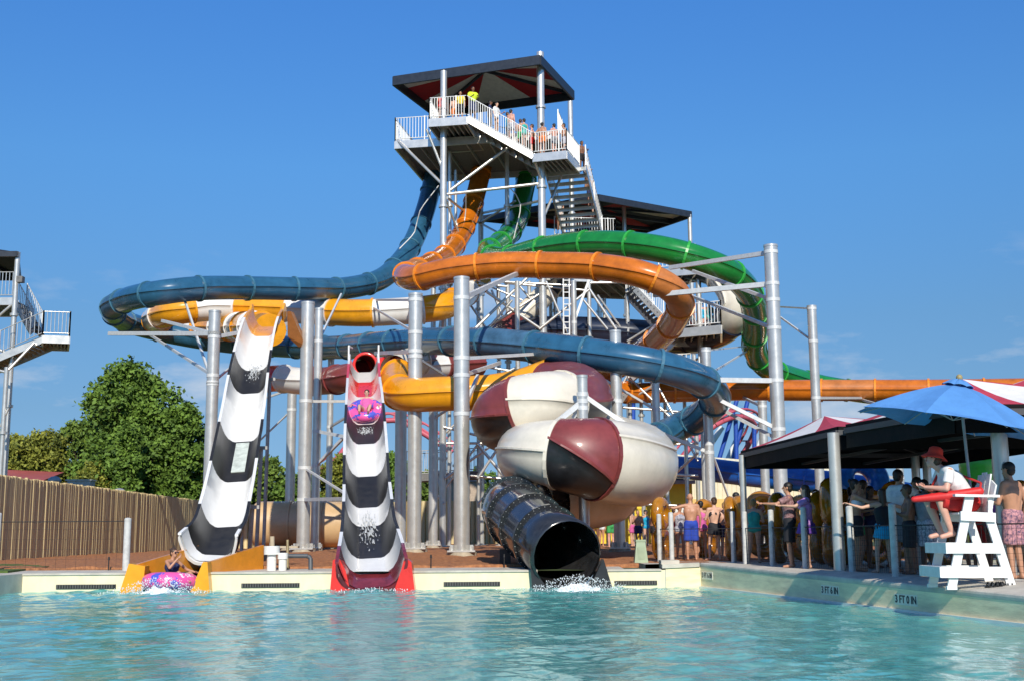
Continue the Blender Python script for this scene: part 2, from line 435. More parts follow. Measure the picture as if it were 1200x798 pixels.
def text_mesh(s, size, m, name, parent, loc, rot, ext=.004):
    cu = bpy.data.curves.new('t', 'FONT'); cu.body = s; cu.size = size; cu.extrude = ext; cu.align_x = 'CENTER'; cu.align_y = 'CENTER'; cu.offset = size * .015
    ob = bpy.data.objects.new('t', cu); COL.objects.link(ob)
    dg = bpy.context.evaluated_depsgraph_get(); me = bpy.data.meshes.new_from_object(ob.evaluated_get(dg))
    bpy.data.objects.remove(ob); me.materials.clear(); me.materials.append(m)
    o = bpy.data.objects.new(name, me); COL.objects.link(o); o.parent = parent
    o.matrix_local = Matrix.Translation(Vector(loc) - ORG[parent.name]) @ rot.to_4x4()
    return o
ink = mat('black_lettering', (.02, .02, .03), .5)
edge = (E[1] - E[0]); edge.z = 0; edge.normalize()
nrm = V(edge.y, -edge.x, 0); nrm = nrm if nrm.x < 0 else -nrm
xd = V(0, 0, 1).cross(nrm); rotm = Matrix((xd, V(0, 0, 1), nrm)).transposed()
for (px, py, s) in ((829, 674, '3 FT 6 IN'), (973, 691.5, '3 FT 6 IN'), (1062, 702.5, '3 FT 0 IN')):
    # meet the wall plane
    r = ray(px, py); o = V(0, 0, CAMZ); t = (E[0] - o).dot(nrm) / r.dot(nrm); q = o + r * t
    tb = MB(); wd = .68; hh = .17
    tb.box(q + nrm * .003, (wd, .012, hh), Matrix((xd, nrm, V(0, 0, 1))).transposed()); tb.build('depth_tile', tileW, rt)
    text_mesh(s, .165, ink, 'depth_marking', rt, q + nrm * .011, rotm)
rt2 = empty('pool_wall', (PXL, 20, 0), 'short grey side wall of the pool at the far left corner', 'pool wall')
mb = MB(); mb.slab([V(PXL - .4, -25, .44), V(PXL, -25, .44), V(PXL, 28.0, .42), V(PXL - .4, 28.0, .42)], 1.7); mb.build('wall_face', concM, rt2)
mb = MB(); mb.add([V(-14, -27, -1.1), V(16, -27, -1.1), V(16, 28.2, -1.1), V(-14, 28.2, -1.1)], [(0, 1, 2, 3)])
tag(mb.build('pool_floor', mat('turquoise_pool_floor', (.15, .5, .5), .7)), kind='structure')

# water surface with real waves
def waves(Xa, Ya):
    rs = np.random.RandomState(3); Z = np.zeros_like(Xa)
    for k in range(70):
        lam = .16 * (10 ** (rs.rand() * 1.15)); th = rs.rand() * 2 * np.pi
        amp = .0020 * lam ** .75 * (.6 + .8 * rs.rand())
        kx, ky = np.cos(th) * 2 * np.pi / lam, np.sin(th) * 2 * np.pi / lam
        warp = .25 * lam * np.sin(Xa * .9 + 3 * rs.rand()) + .25 * lam * np.sin(Ya * 1.1 + 6 * rs.rand())
        Z += amp * np.sin(kx * (Xa + warp) + ky * Ya + rs.rand() * 6.28)
    # gusty patches and the slide wakes
    patch = .75 + .4 * np.sin(Xa * .55 + .3 * Ya) * np.sin(Ya * .42 - .2 * Xa)
    for (cx, cy, a) in ((-8.1, 27.3, .022), (1.4, 27.2, .016), (-3.2, 27.5, .010)):
        rr = np.hypot(Xa - cx, Ya - cy); Z += a * np.exp(-rr / 2.6) * np.sin(rr * 13)
        patch = patch + .9 * np.exp(-rr / 2)
    return Z * patch
nx, ny = 420, 520
yy = 7.0 + (28.02 - 7.0) * (np.arange(ny + 1) / ny) ** 1.15
uu = np.linspace(0, 1, nx + 1)
YY = np.repeat(yy[:, None], nx + 1, 1)
xr = np.where(yy > 15.8, 4.3 + (28 - yy) * (2.5 / 12.2), 6.8 + (15.8 - yy) * (3.1 / 15.1)) + .04
XX = PXL - .02 + (xr[:, None] - PXL + .02) * uu[None, :]
ZZ = waves(XX, YY)
co = np.stack([XX, YY, ZZ], -1).reshape(-1, 3)
ii = (np.arange(ny)[:, None] * (nx + 1) + np.arange(nx)[None, :]).reshape(-1)
fc = np.stack([ii, ii + 1, ii + nx + 2, ii + nx + 1], -1)
base = len(co); co = np.vstack([co, [[PXL, -26, 0], [15.4, -26, 0], [9.1, 4.4, 0], [8.62, 7.0, 0], [PXL, 7.0, 0]]])
me = bpy.data.meshes.new('pool_water'); me.from_pydata(co.tolist(), [], fc.tolist() + [[base, base + 1, base + 2, base + 3, base + 4]])
me.polygons.foreach_set('use_smooth', [True] * len(me.polygons))
wm = bpy.data.materials.new('pool_water'); wm.use_nodes = True; n_ = wm.node_tree.nodes; l_ = wm.node_tree.links; b_ = n_['Principled BSDF']
b_.inputs['Roughness'].default_value = .07; b_.inputs['IOR'].default_value = 1.33
t_ = n_.new('ShaderNodeTexCoord'); m_ = n_.new('ShaderNodeMapping'); m_.inputs['Scale'].default_value = (1, .6, 1); l_.new(t_.outputs['Object'], m_.inputs[0])
z_ = n_.new('ShaderNodeTexNoise'); z_.inputs['Scale'].default_value = 1.6; z_.inputs['Detail'].default_value = 5; z_.inputs['Distortion'].default_value = 1.2; l_.new(m_.outputs[0], z_.inputs[0])
r_ = n_.new('ShaderNodeValToRGB'); r_.color_ramp.elements[0].position = .35; r_.color_ramp.elements[1].position = .7
r_.color_ramp.elements[0].color = (.07, .34, .33, 1); r_.color_ramp.elements[1].color = (.19, .54, .48, 1)
l_.new(z_.outputs[0], r_.inputs[0]); l_.new(r_.outputs[0], b_.inputs['Base Color'])
zb = n_.new('ShaderNodeTexNoise'); zb.inputs['Scale'].default_value = 9; zb.inputs['Detail'].default_value = 5; l_.new(m_.outputs[0], zb.inputs[0])
bb = n_.new('ShaderNodeBump'); bb.inputs['Strength'].default_value = .5; bb.inputs['Distance'].default_value = .02; l_.new(zb.outputs[0], bb.inputs['Height']); l_.new(bb.outputs[0], b_.inputs['Normal'])
me.materials.append(wm); wo = bpy.data.objects.new('pool_water', me); COL.objects.link(wo); tag(wo, kind='structure')

# ---------------------------------------------------------------- fences
reed = mat('weathered_reed_fence', (.76, .62, .34), .9, 0, .22, 1.3, .3, 30, stretch=(6, 6, .35), col2=(.50, .40, .21))
def board_fence(name, a, b, h, label, step=.13):
    rt = empty(name, a, label, 'fence'); mb = MB(); d = (b - a); Ln = d.length; d.normalize(); nrm_ = V(d.y, -d.x, 0)
    k = int(Ln / step)
    for i in range(k):
        p = a + (b - a) * ((i + .5) / k); p.z = ground_z(p.x, p.y) - .05
        hh = h + rnd.uniform(-.03, .03); off = nrm_ * rnd.uniform(-.015, .015)
        mb.tube(p + off, p + off + V(rnd.uniform(-.01, .01), rnd.uniform(-.01, .01), hh), step * .5, None, 8)
    mb.build('boards', reed, rt)
    rb = MB()
    for z in (.4, h * .5, h - .3): rb.bar(a + V(.12, .0, z), b + V(.12, 0, z), .05, .09)
    rb = MB()
    side = nrm_ * .12
    for z in (.5, h - .4): rb.bar(a + V(0, 0, z) - side, b + V(0, 0, z) - side, .05, .1)
    rb.build('rail', reed, rt)
    return rt
fa = P(0, 655, 42); fb_ = P(237, 642, 74)
dirf = (fb_ - fa).normalized(); fa0 = fa - dirf * 16
board_fence('wooden_fence', V(fa0.x, fa0.y, .45), V(fb_.x, fb_.y, .45), 3.0, 'tall brown board fence receding along the left of the mulch in front of the trees')
board_fence('wooden_fence', V(fb_.x, fb_.y + .2, .5), V(5.5, 75, .5), 2.75, 'dark brown board fence across the back behind the steel columns', .3)

# ---------------------------------------------------------------- trees
def leafmat(name, c1, c2):
    m = bpy.data.materials.new(name); m.use_nodes = True; N = m.node_tree.nodes; L = m.node_tree.links; b = N['Principled BSDF']
    g = N.new('ShaderNodeNewGeometry'); t = N.new('ShaderNodeTexCoord'); z = N.new('ShaderNodeTexNoise'); z.inputs['Scale'].default_value = .55; L.new(t.outputs['Object'], z.inputs[0])
    a = N.new('ShaderNodeMath'); a.operation = 'ADD'; a.inputs[1].default_value = 0
    mx = N.new('ShaderNodeMath'); mx.operation = 'MULTIPLY_ADD'; mx.inputs[1].default_value = .45; L.new(g.outputs['Random Per Island'], mx.inputs[0]); L.new(z.outputs[0], mx.inputs[2])
    rp = N.new('ShaderNodeValToRGB'); rp.color_ramp.elements[0].position = .35; rp.color_ramp.elements[1].position = .95
    rp.color_ramp.elements[0].color = (*c1, 1); rp.color_ramp.elements[1].color = (*c2, 1); L.new(mx.outputs[0], rp.inputs[0]); L.new(rp.outputs[0], b.inputs['Base Color'])
    b.inputs['Roughness'].default_value = .75; b.inputs['Subsurface Weight'].default_value = 0
    return m
leafD = leafmat('dark_green_leaves', (.032, .075, .009), (.14, .24, .025))
leafM = leafmat('mid_green_leaves', (.04, .085, .012), (.16, .24, .03))
leafY = leafmat('yellow_green_leaves', (.06, .09, .012), (.26, .27, .03))
leafP = leafmat('purple_brown_leaves', (.03, .03, .015), (.09, .06, .025))
bark = mat('tree_bark', (.10, .075, .05), .95, 0, .3, 5, .6, 20)
def tree(px, top, wpx, d, label, lm, nl=7000, seed=1, lobes=16, leaf=.30, shape=1.0, low=.18, group='trees beyond the fences'):
    rs = np.random.RandomState(seed); b = P(px, 600, d); x = b.x; H = P(px, top, d).z - .4; W = wpx / F * d / 2
    rt = empty('tree', (x, d, .4), label, 'tree', group)
    tb = MB(); base = V(x, d, .35); tp = V(x + rs.uniform(-.3, .3), d, .4 + H * .62); tb.tube(base, tp, .045 * H * .6, .018 * H, 9)
    cen = []
    for k in range(lobes):
        z = low + (1 - low) * (k + .5) / lobes; prof = (max(.05, 1 - ((z - .42) / .62) ** 2)) ** .5 if shape == 1 else max(.12, (1.04 - z)) ** .8
        q = k * 2.4 + rs.rand(); rr = W * prof * (.35 + .42 * rs.rand()); rl = W * (.34 + .2 * rs.rand()) * (.6 + .4 * prof)
        c = np.array([x + math.cos(q) * rr, d + math.sin(q) * rr, .4 + H * z * .93]); cen.append((c, rl))
        tb.tube(V(x, d, .4 + H * max(.15, z - .28)), V(*c), .012 * H, .006 * H, 5)
    cen.append((np.array([x, d, .4 + H * .9]), W * .42)); tb.build('trunk', bark, rt)
    tot = sum(r * r for _, r in cen); vs = []; fs = []
    for c, r in cen:
        k = int(nl * r * r / tot)
        # clumps on the lobe
        nc = max(6, int(k / 26)); cl = rs.normal(size=(nc, 3)); cl /= np.linalg.norm(cl, axis=1)[:, None]; cl *= (r * (.72 + .36 * rs.rand(nc)))[:, None]
        cl[:, 2] *= .85
        which = rs.randint(0, nc, k); p = c + cl[which] + rs.normal(size=(k, 3)) * (r * .17)
        a = rs.normal(size=(k, 3)); a /= np.linalg.norm(a, axis=1)[:, None]
        t2 = rs.normal(size=(k, 3)); t2 -= a * (a * t2).sum(1)[:, None]; t2 /= np.linalg.norm(t2, axis=1)[:, None]
        s1 = leaf * (.6 + .7 * rs.rand(k))[:, None]; s2 = s1 * .62
        q4 = np.stack([p - a * s1 * .5, p + t2 * s2 * .5, p + a * s1 * .5, p - t2 * s2 * .5], 1).reshape(-1, 3)
        q4[:, 2] = np.maximum(q4[:, 2], .5)
        vs.append(q4)
    vs = np.vstack(vs); nn = len(vs) // 4
    me = bpy.data.meshes.new('crown'); me.from_pydata((vs - np.array([x, d, .4])).tolist(), [], (np.arange(nn * 4).reshape(-1, 4)).tolist()); me.materials.append(lm)
    o = bpy.data.objects.new('crown', me); COL.objects.link(o); o.parent = rt
tree(150, 430, 128, 86, 'tallest dark green broadleaf tree beyond the left fence', leafD, 46000, 1, 26, .34)
tree(212, 474, 78, 84, 'dense dark green tree just right of the tallest tree behind the fence', leafD, 26000, 2, 18, .33)
tree(148, 492, 62, 80, 'narrow dark conifer in front of the tallest tree', leafD, 14000, 3, 16, .28, shape=2)
tree(88, 492, 70, 96, 'mid green airy tree left of the tallest tree', leafM, 16000, 4, 14, .31)
tree(44, 508, 80, 88, 'yellow green bushy tree above the red roof', leafY, 22000, 5, 14, .27)
tree(4, 508, 70, 90, 'yellow green tree at the left edge behind the stair post', leafY, 16000, 6, 12, .27)
tree(108, 545, 60, 82, 'low yellow green shrubby tree under the mid green one', leafY, 12000, 7, 10, .27)
for k, (px, tp, wd, d, lb, lm) in enumerate([
    (266, 545, 60, 100, 'dark tree showing between the checkered chute and the fence corner', leafD),
    (312, 538, 66, 104, 'mid green tree showing between the checkered chute and the first slim column', leafM),
    (352, 556, 60, 98, 'dark bushy tree behind the paired columns above the tan tank', leafD),
    (398, 536, 64, 104, 'yellow green tree just left of the red topped chute', leafY),
    (455, 532, 62, 100, 'dark green tree just right of the red topped chute', leafD),
    (500, 556, 60, 106, 'mid green tree behind the dark footbridge', leafM),
    (560, 552, 60, 104, 'dark tree behind the black exit tube', leafD),
    (620, 560, 60, 106, 'mid green tree far behind the spiral tube', leafM)]):
    tree(px, tp, wd, d, lb, lm, 10000, 20 + k, 12, .34)
# ---------------------------------------------------------------- tube slides
slide_tube('tube_slide', [(508,181,66),(509,200,65.5),(501,238,65),(487,278,63.5),(470,306,61.5),(445,328,59.5),(405,338,57.5),(360,339,55.5),(300,338,54),(240,338,52),(190,343,51),(150,351,52.5),(131,363,56),(150,378,60.5),(200,391,62.5),(262,401,62),(330,406,59),(395,407,55),(450,403,50.5),(505,400,47),(560,401,44),(620,406,42),(680,413,40.5),(740,422,39.8),(792,434,40),(828,450,41.5),(838,468,43.5),(822,487,45.5),(795,500,46.5),(768,514,45),(745,530,43)],
    .545, [blueP, mat('faded_blue_fibreglass', (.055, .145, .25), .5, 0, .2, 2.2, .03, 20, coat=.1)], pattern=[(0, 0)] * 11 + [(1, 1)] + [(0, 0)] * 4 + [(1, 1)] + [(0, 0)] * 9 + [(1, 1)], label='long steel blue tube slide looping around the left and across the front', spacing=2.5, group='enclosed tube slides', flange_mat=mat('pale_blue_flange', (.06, .18, .27), .35))
slide_tube('tube_slide', [(571,166,65.5),(568,182,65),(561,215,64),(551,250,62.5),(539,278,60.5),(522,300,57.5),(497,314,53.5),(476,322,50.5),(488,326,48.5),(530,317,47.5),(585,311,47),(640,311,46.5),(700,313,45.5),(752,322,44.5),(788,340,44.8),(797,362,46.5),(780,388,49.5),(752,412,53),(722,430,56),(700,446,58),(730,459,60),(790,459,60.5),(860,457,60),(940,457,59),(1020,457,58),(1100,457,57),(1190,456,56),(1290,455,55)],
    .53, [orangeP, mat('sun_faded_orange_fibreglass', (.58, .19, .04), .42, 0, .16, 2, .03, 20, coat=.2)], pattern=[(0, 0)] * 7 + [(1, 1)] + [(0, 0)] * 5 + [(1, 1)] + [(0, 0)] * 3, label='glossy orange tube slide with wide upper loop and long level run to the right', spacing=2.5, group='enclosed tube slides', flange_mat=mat('bright_orange_flange', (.85, .27, .02), .3))
slide_tube('tube_slide', [(621,176,66.5),(619,195,66),(614,225,65),(606,260,64),(590,282,61),(572,296,57.5),(590,304,54.5),(640,292,51.5),(700,286,49.5),(760,290,48),(815,303,47.5),(858,322,48.5),(880,348,51),(886,378,54),(884,408,56.5),(898,430,58.5),(925,441,60.5),(970,453,61.8),(1040,463,62),(1120,470,61),(1200,474,60),(1290,478,59)],
    .56, [greenP], 'glossy green tube slide sweeping right behind the orange loop and dropping down', spacing=2.5, group='enclosed tube slides', flange_mat=mat('bright_green_flange', (.04, .40, .06), .3))
yw = slide_tube('tube_slide', [(560,330,62),(548,342,60),(530,355,57.5),(510,361,56.3),(470,365,56),(420,367,56),(370,365,57),(310,362,57.5),(250,361,58),(205,366,57.5),(182,374,60),(195,381,63),(225,384,63),(262,384,60),(296,383,52),(316,387,47.5)],
    .65, [whiteP, yelP], 'white and yellow banded tube slide looping at left into the yellow mouthed chute', pattern=[(1, 1), (0, 0)], spacing=2.35, group='enclosed tube slides')
mb = MB(); e_ = yw[1][-1]; t_ = yw[3][-1][0]; mb.tube(e_, e_ + t_ * .08, .66, None, 24); mb.build('end_plate', yelP, yw[0])
slide_tube('tube_slide', [(300,446,52),(325,443,51),(350,446,50),(380,446,49),(410,442,47),(440,436,47),(500,429,49),(560,426,51)],
    .57, [redP, maroonP, whiteP], 'red and dark maroon tube slide running behind the top of the red ended chute', pattern=[(0, 0), (2, 2), (1, 1), (1, 1)], spacing=2.0, group='enclosed tube slides')
slide_tube('tube_slide', [(770,452,66),(735,470,66)], .3, [galv2], 'x') if False else None
# raft slide with large coils
slide_tube('raft_slide', [(800,308,60),(838,318,58),(858,340,57),(862,366,57),(842,388,58.5),(800,396,60),(750,393,61),(700,390,61),(640,389,60.5),(600,392,60)],
    .80, [creamP, navyP], 'navy and cream raft tube twisting behind the middle landing at upper right', pattern=[(1, 1), (0, 0), (1, 1), (1, 1), (1, 1), (1, 1), (1, 1)], spacing=3.2, group='large raft tube slides')
slide_tube('raft_slide', [(664,312,58.5),(650,332,60.5),(628,356,60.5),(600,380,60),(575,400,58),(540,416,51.5),(505,422,49.5),(478,425,47.5),(462,433,46)],
    .58, [creamP, maroonP, navyP], 'cream and maroon raft tube slanting down behind the orange loop', pattern=[(0, 2), (0, 0), (1, 2), (0, 0)], spacing=2.6, group='large raft tube slides')
slide_tube('raft_slide', [(466,440,45),(463,455,43),(480,462,41.5),(520,461,41),(570,459,41),(610,452,41.2),(645,440,41)],
    .60, [yelP], 'amber yellow raft tube behind the two front columns', spacing=2.6, group='large raft tube slides')
slide_tube('raft_slide', [(640,447,40.5,.65),(668,452,39.5,.85),(683,466,37.5,.96),(668,472,35.4,.96),(635,472,34.4,.93),(604,477,34.3,.92),(583,490,35.6,.85),(600,504,38,.8),(650,512,39.5,.9),(705,520,39,1.0),(746,535,36.8,1.1),(746,546,34.2,1.16),(722,541,32.6,1.14),(682,535,31.8,1.07),(642,530,32.0,.88),(613,528,33.2,.74),(622,540,35.6,.9),(655,560,36.8,1.0),(705,570,36.8,.98),(718,576,35.8,.90),(696,584,34.9,.88),(655,587,34.5,.85)],
    1.0, [creamP, maroonP, blackP], 'huge spiral raft tube in cream, maroon and black coiled above the black exit', pattern=[(1, 2), (0, 0), (1, 2), (0, 0), (0, 0), (1, 2), (0, 0), (0, 0), (2, 2), (0, 0), (0, 0)], cuts_at=[0, 3.3, 4.9, 7.2, 9.2, 12.56, 13.65, 15.8, 17.2, 17.7, 19.0, 20], ridge=.045, fw=.05, relax=10, fk=1.035, sec_rot=[(0,0),(8,-12),(15,-30),(0,0),(-10,-30),(38,-22),(0,-14),(0,0)], group='large raft tube slides')
# black exit tube
root, pos, rad, fr = slide_tube('exit_tube', [(640,588,34.6,.76),(610,591,33.2,.76),(600,597,31.9,.78),(617,612,30.4,.79),(641,632,28.9,.79),(664,650,27.7,.79)],
    .78, [mat('shiny_black_exit_tube', (.03, .03, .032), .2, 0, .2, 4, .04, 30, coat=.8)], 'wide black ribbed exit tube studded with bolts opening onto the pool', cat='slide exit', spacing=1.25, bolts=True)
EX = pos[-1]; TX = fr[-1][0]
mb = MB()
n = 24; t, x, z = fr[-1]
vv = []
for rr, dd in ((.80, -.9), (.845, 0.), (.80, .02)):
    for q in range(n):
        an = 2 * math.pi * q / n; vv.append(EX + t * dd + (x * math.cos(an) + z * math.sin(an)) * rr)
mb.add(vv, [(g * n + q, g * n + (q + 1) % n, (g + 1) * n + (q + 1) % n, (g + 1) * n + q) for g in range(2) for q in range(n)], 0, True)
mb.build('rim', MATS['shiny_black_exit_tube'], root, fix=False)
xa, xb = P(624, 660, 27.7).x, P(719, 660, 27.7).x; cx = EX.x
for sg, xo in ((-1, xa), (1, xb)):
    xi = cx + sg * .62; y = 27.62
    mb = MB(); pl = [V(xo, y, -.12), V(xi - sg * .30, y, -.12), V(xi - sg*.0, y, .25), V(cx + sg * .80, y, .62), V(cx + sg * .84, y, .66)]
    mb.slab(pl, .75, 0, V(0, 1, 0)); mb.build('side_gusset', blackP, root)

# ---------------------------------------------------------------- open checkered chutes
def chute(name, ctrl, colors, label, wk=1.):
    """ctrl: (px,py,depth,width) of the floor; colors: list of (py limit, material idx) going down"""
    pts = []
    for c in ctrl:
        w = P(*c[:3]); pts.append(Vector((w.x, w.y, w.z, c[3] * wk)))
    s = catmull(pts, .12)
    root = empty(name, (pts[-1].x, pts[-1].y, 0), label, 'water slide', 'open checkered chutes')
    prof = [(-.5, .62), (-.5, .56), (-.47, .40), (-.43, .25), (-.36, .11), (-.26, .02), (-.2, 0), (.2, 0), (.26, .02), (.36, .11), (.43, .25), (.47, .40), (.5, .56), (.5, .62)]
    secs = []; k = 0; cur = []
    # project each sample to know its row
    IN = CM.transposed()
    def row(p):
        q = IN @ (Vector(p[:3]) - V(0, 0, CAMZ)); return 399 - F * q.y / -q.z
    for a in s:
        r = row(a)
        cur.append(a)
        if k < len(colors) - 1 and r > colors[k][0]:
            secs.append((cur, colors[k][1])); cur = [a]; k += 1
    secs.append((cur, colors[k][1]))
    MS = [whiteP, blackS, yelP, redP, darkredP]
    allp = [Vector(a[:3]) for a in s]
    def frame(p):
        i = min(range(len(allp)), key=lambda j: (allp[j] - p).length)
        t = (allp[min(i + 1, len(allp) - 1)] - allp[max(i - 1, 0)]).normalized()
        x = V(1, 0, 0) - t * t.x; x.normalize(); up = x.cross(t); up = up if up.z > 0 else -up
        return t, x, up
    for sec, mi in secs:
        if len(sec) < 2: continue
        mb = MB(); K = len(prof); vs = []
        for a in sec:
            p = Vector(a[:3]); t, x, up = frame(p)
            for (u, h) in prof: vs.append(p + x * u * a[3] + up * h * 1.15)
        outer = []
        for a in sec:
            p = Vector(a[:3]); t, x, up = frame(p)
            for (u, h) in prof: outer.append(p + x * u * a[3] * 1.035 + up * (h * 1.15 - .025 if .2 < abs(u) < .5 else h * 1.15 - .03))
        m = len(vs)
        mb.v = vs + outer
        for j in range(len(sec) - 1):
            for q in range(K - 1):
                mb.f.append([j * K + q, j * K + q + 1, (j + 1) * K + q + 1, (j + 1) * K + q]); mb.m.append(0); mb.sm.append(True)
                mb.f.append([m + j * K + q, m + j * K + q + 1, m + (j + 1) * K + q + 1, m + (j + 1) * K + q]); mb.m.append(0); mb.sm.append(True)
        # rolled lip along both rims
        for e, sg in ((0, -1), (K - 1, 1)):
            for j in range(len(sec) - 1):
                p0, p1 = vs[j * K + e], vs[(j + 1) * K + e]; xx = V(sg * .08, 0, 0)
                mb.slab([p0, p0 + xx, p1 + xx, p1], .05)
        mb.build('chute_section', MS[mi], root, fix=False)
        # joint flange under the lower end
        a = sec[-1]; p = Vector(a[:3]); t, x, up = frame(p); fb = MB(); ri = []
        for (u, h) in prof: ri.append((p + x * u * a[3] * 1.03 + up * (h * 1.15 - .02), p + x * u * a[3] * 1.10 + up * (h * 1.15 - .09 - (.0 if abs(u) < .3 else 0))))
        for q in range(K - 1):
            fb.slab([ri[q][0], ri[q][1], ri[q + 1][1], ri[q + 1][0]], .06, 0, t)
        fb.build('joint_flange', MS[mi], root, fix=False)
    return root, s, frame
c1, s1, f1 = chute('open_chute', [(315,383,42.9,1.30),(308,394,41.6,1.33),(301,420,40.1,1.36),(294,457,38.1,1.4),(288,499,36.1,1.42),(281,540,34.3,1.42),(273,585,32.5,1.42),(266,617,31.3,1.43),(259,640,30.3,1.46),(246,657,29.5,1.62)],
    [(394, 2), (432, 0), (460, 1), (515, 0), (563, 1), (617, 0), (648, 1), (900, 0)], 'tall straight checkered white and black chute with a yellow mouth at the top left', wk=.82)
# square non-slip plate on the black section
pa = [a for a in s1]
def at_row(s, r):
    IN = CM.transposed()
    return min(s, key=lambda a: abs((lambda q: 399 - F * q.y / -q.z)(IN @ (Vector(a[:3]) - V(0, 0, CAMZ))) - r))
a, b = Vector(at_row(s1, 520)[:3]), Vector(at_row(s1, 553)[:3]); t, x, up = f1((a + b) / 2)
mb = MB(); mb.bar(a + up * .015, b + up * .015, .38, .02, up=up); mb.build('white_panel', mat('wet_white_panel', (.62, .68, .62), .2, 0, .15, 5), c1)
# mouth scoops at the top of the chute
mb = MB(); top = Vector(s1[0][:3]); t, x, up = f1(top)
for sg in (-1, 1):
    mb = MB(); q = top + x * sg * .55
    pl = [q - t * .4 + up * .3, q - t * .3 + up * .72, q - t * .12 + up * .84, q + t * .1 + up * .80, q + t * .5 + up * .62, q + t * .4 + up * .3]
    mb.slab(pl, .07, 0, x * sg); mb.build('mouth_scoop', yelP, c1)
mb = MB()
base = top + V(.62, .2, .2)
mb.slab([base + V(0, 0, .4), base + V(.1, .1, .42), base + V(.55, .8, -.75), base + V(.3, .7, -.8), base + V(0, .2, -.5)], .3, 0, V(.25, .9, 0)); mb.build('outer_fairing', mat('brown_fairing', (.35, .13, .03), .4), c1)
# yellow run-out walls
def wall_poly(pts, h0s, h1s, th, side):
    mb = MB(); K = len(pts)
    for i in range(K - 1):
        a, b = pts[i], pts[i + 1]
        A = [V(a.x, a.y, h0s[i]), V(b.x, b.y, h0s[i + 1]), V(b.x, b.y, h1s[i + 1]), V(a.x, a.y, h1s[i])]
        d = (b - a); d.z = 0; d.normalize(); nrm_ = V(d.y, -d.x, 0) * side
        mb.slab(A, th, 0, nrm_)
    return mb
yb = 27.75
wl = [P(228, 650, 30.2), P(190, 660, 29.0), P(160, 668, 28.1)]
wl = [V(P(229, 650, 30.0).x, 30.0, 0), V(P(196, 655, 28.9).x, 28.9, 0), V(P(158, 660, 27.9).x, 27.9, 0)]
mb = wall_poly(wl, [.35, .1, -.1], [1.02, .82, .62], .09, -1); mb.build('runout_wall', mat('amber_runout_fibreglass', (.75, .28, .02), .3, 0, .1, 3, coat=.5), c1)
wr = [V(P(309, 650, 29.9).x, 29.9, 0), V(P(275, 655, 28.9).x, 28.9, 0), V(P(240, 660, 27.9).x, 27.9, 0)]
mb = wall_poly(wr, [.35, .1, -.1], [1.02, .82, .62], .09, 1); mb.build('runout_wall', MATS['amber_runout_fibreglass'], c1)
for (pa_, pb_, pc_, pd_) in (((138, 700), (166, 700), (170, 663), (151, 660)), ((220, 700), (246, 700), (243, 658), (238, 658))):
    mb = MB(); q = [P(u, v, 27.72) for (u, v) in (pa_, pb_, pc_, pd_)]
    mb.slab(q, .34, 0, V(0, 1, 0)); mb.build('end_cap', yelP, c1)
mb = MB(); q = [V(wl[0].x, wl[0].y, .38), V(wr[0].x, wr[0].y, .38), V(wr[2].x, wr[2].y, -.02), V(wl[2].x, wl[2].y, -.02)]; mb.slab(q, .05); mb.build('runout_floor', whiteP, c1)
# steel supports under the chute
for r_ in (440, 520, 590):
    a = Vector(at_row(s1, r_)[:3]); mb = MB()
    for sg in (-1, 1):
        mb.tube(a + V(sg * .5, .2, -.1), V(a.x + sg * .35, a.y + .6, ground_z(a.x, a.y)), .06)
    mb.bar(a + V(-.7, .15, -.12), a + V(.7, .15, -.12), .1, .1); mb.build('support_frame', galv2, c1)

c2, s2, f2 = chute('open_chute', [(427,436,44.6,1.12),(427,447,43.2,1.14),(427,465,41.2,1.16),(428,486,39.2,1.22),(429,520,36.8,1.28),(430,558,34.6,1.30),(431,592,32.9,1.30),(432,616,31.5,1.32),(433,640,30.2,1.36),(435,660,29.1,1.5),(436,676,28.2,1.6),(437,688,27.75,1.68)],
    [(447, 0), (465, 3), (496, 0), (520, 1), (558, 0), (592, 1), (616, 0), (653, 1), (671, 0), (900, 4)], 'straight checkered black and white chute with a red top and red ends at the pool', wk=.88)
mb = MB(); top = Vector(s2[0][:3])
# dark mouth ring at the top
t, x, up = f2(top)
mb.torus(top + V(0, .25, .32), .43, .06, Matrix.Rotation(R(90), 3, 'X'), 28, 8); mb.build('mouth_ring', redP, c2)
mb = MB(); mb.tube(top + V(0, .3, .32), top + V(-.6, 3.0, .3), .43, .5, 24, 0, False); mb.build('entry_tube', [maroonP], c2, fix=False)
mb = MB()
for sg in (-1, 1):
    mb.tube(top + V(sg * .56, -.3, .45), top + V(sg * .56, -.3, .95), .035); mb.tube(top + V(sg * .56, -.3, .95), top + V(sg * .5, .2, .95), .035)
mb.build('mouth_bracket', steelwhite, c2)
for (pts) in (((386, 700), (412, 700), (405, 668), (397, 653), (390, 656)), ((459, 700), (487, 700), (482, 658), (474, 653), (470, 668))):
    mb = MB(); q = [P(u, v, 27.6) for (u, v) in pts]; mb.slab(q, .5, 0, V(0, 1, 0)); mb.build('end_cap', redP, c2)
for r_ in (480, 540, 600):
    a = Vector(at_row(s2, r_)[:3]); mb = MB()
    for sg in (-1, 1): mb.tube(a + V(sg * .45, .2, -.1), V(a.x + sg * .3, a.y + .6, ground_z(a.x, a.y)), .06)
    mb.bar(a + V(-.65, .15, -.12), a + V(.65, .15, -.12), .1, .1); mb.build('support_frame', galv2, c2)

# blue water flume behind the queue
slide_tube('flume_slide', [(790,547,66,.62),(830,550,66,.64),(880,556,65,.64),(930,561,65,.64),(985,567,64,.64),(1040,575,63,.64),(1110,588,62,.64),(1200,604,61,.64),(1300,616,60,.64)], .64, [flumeP], 'bright royal blue flume crossing low behind the queue', spacing=3.5, ridge=.06)

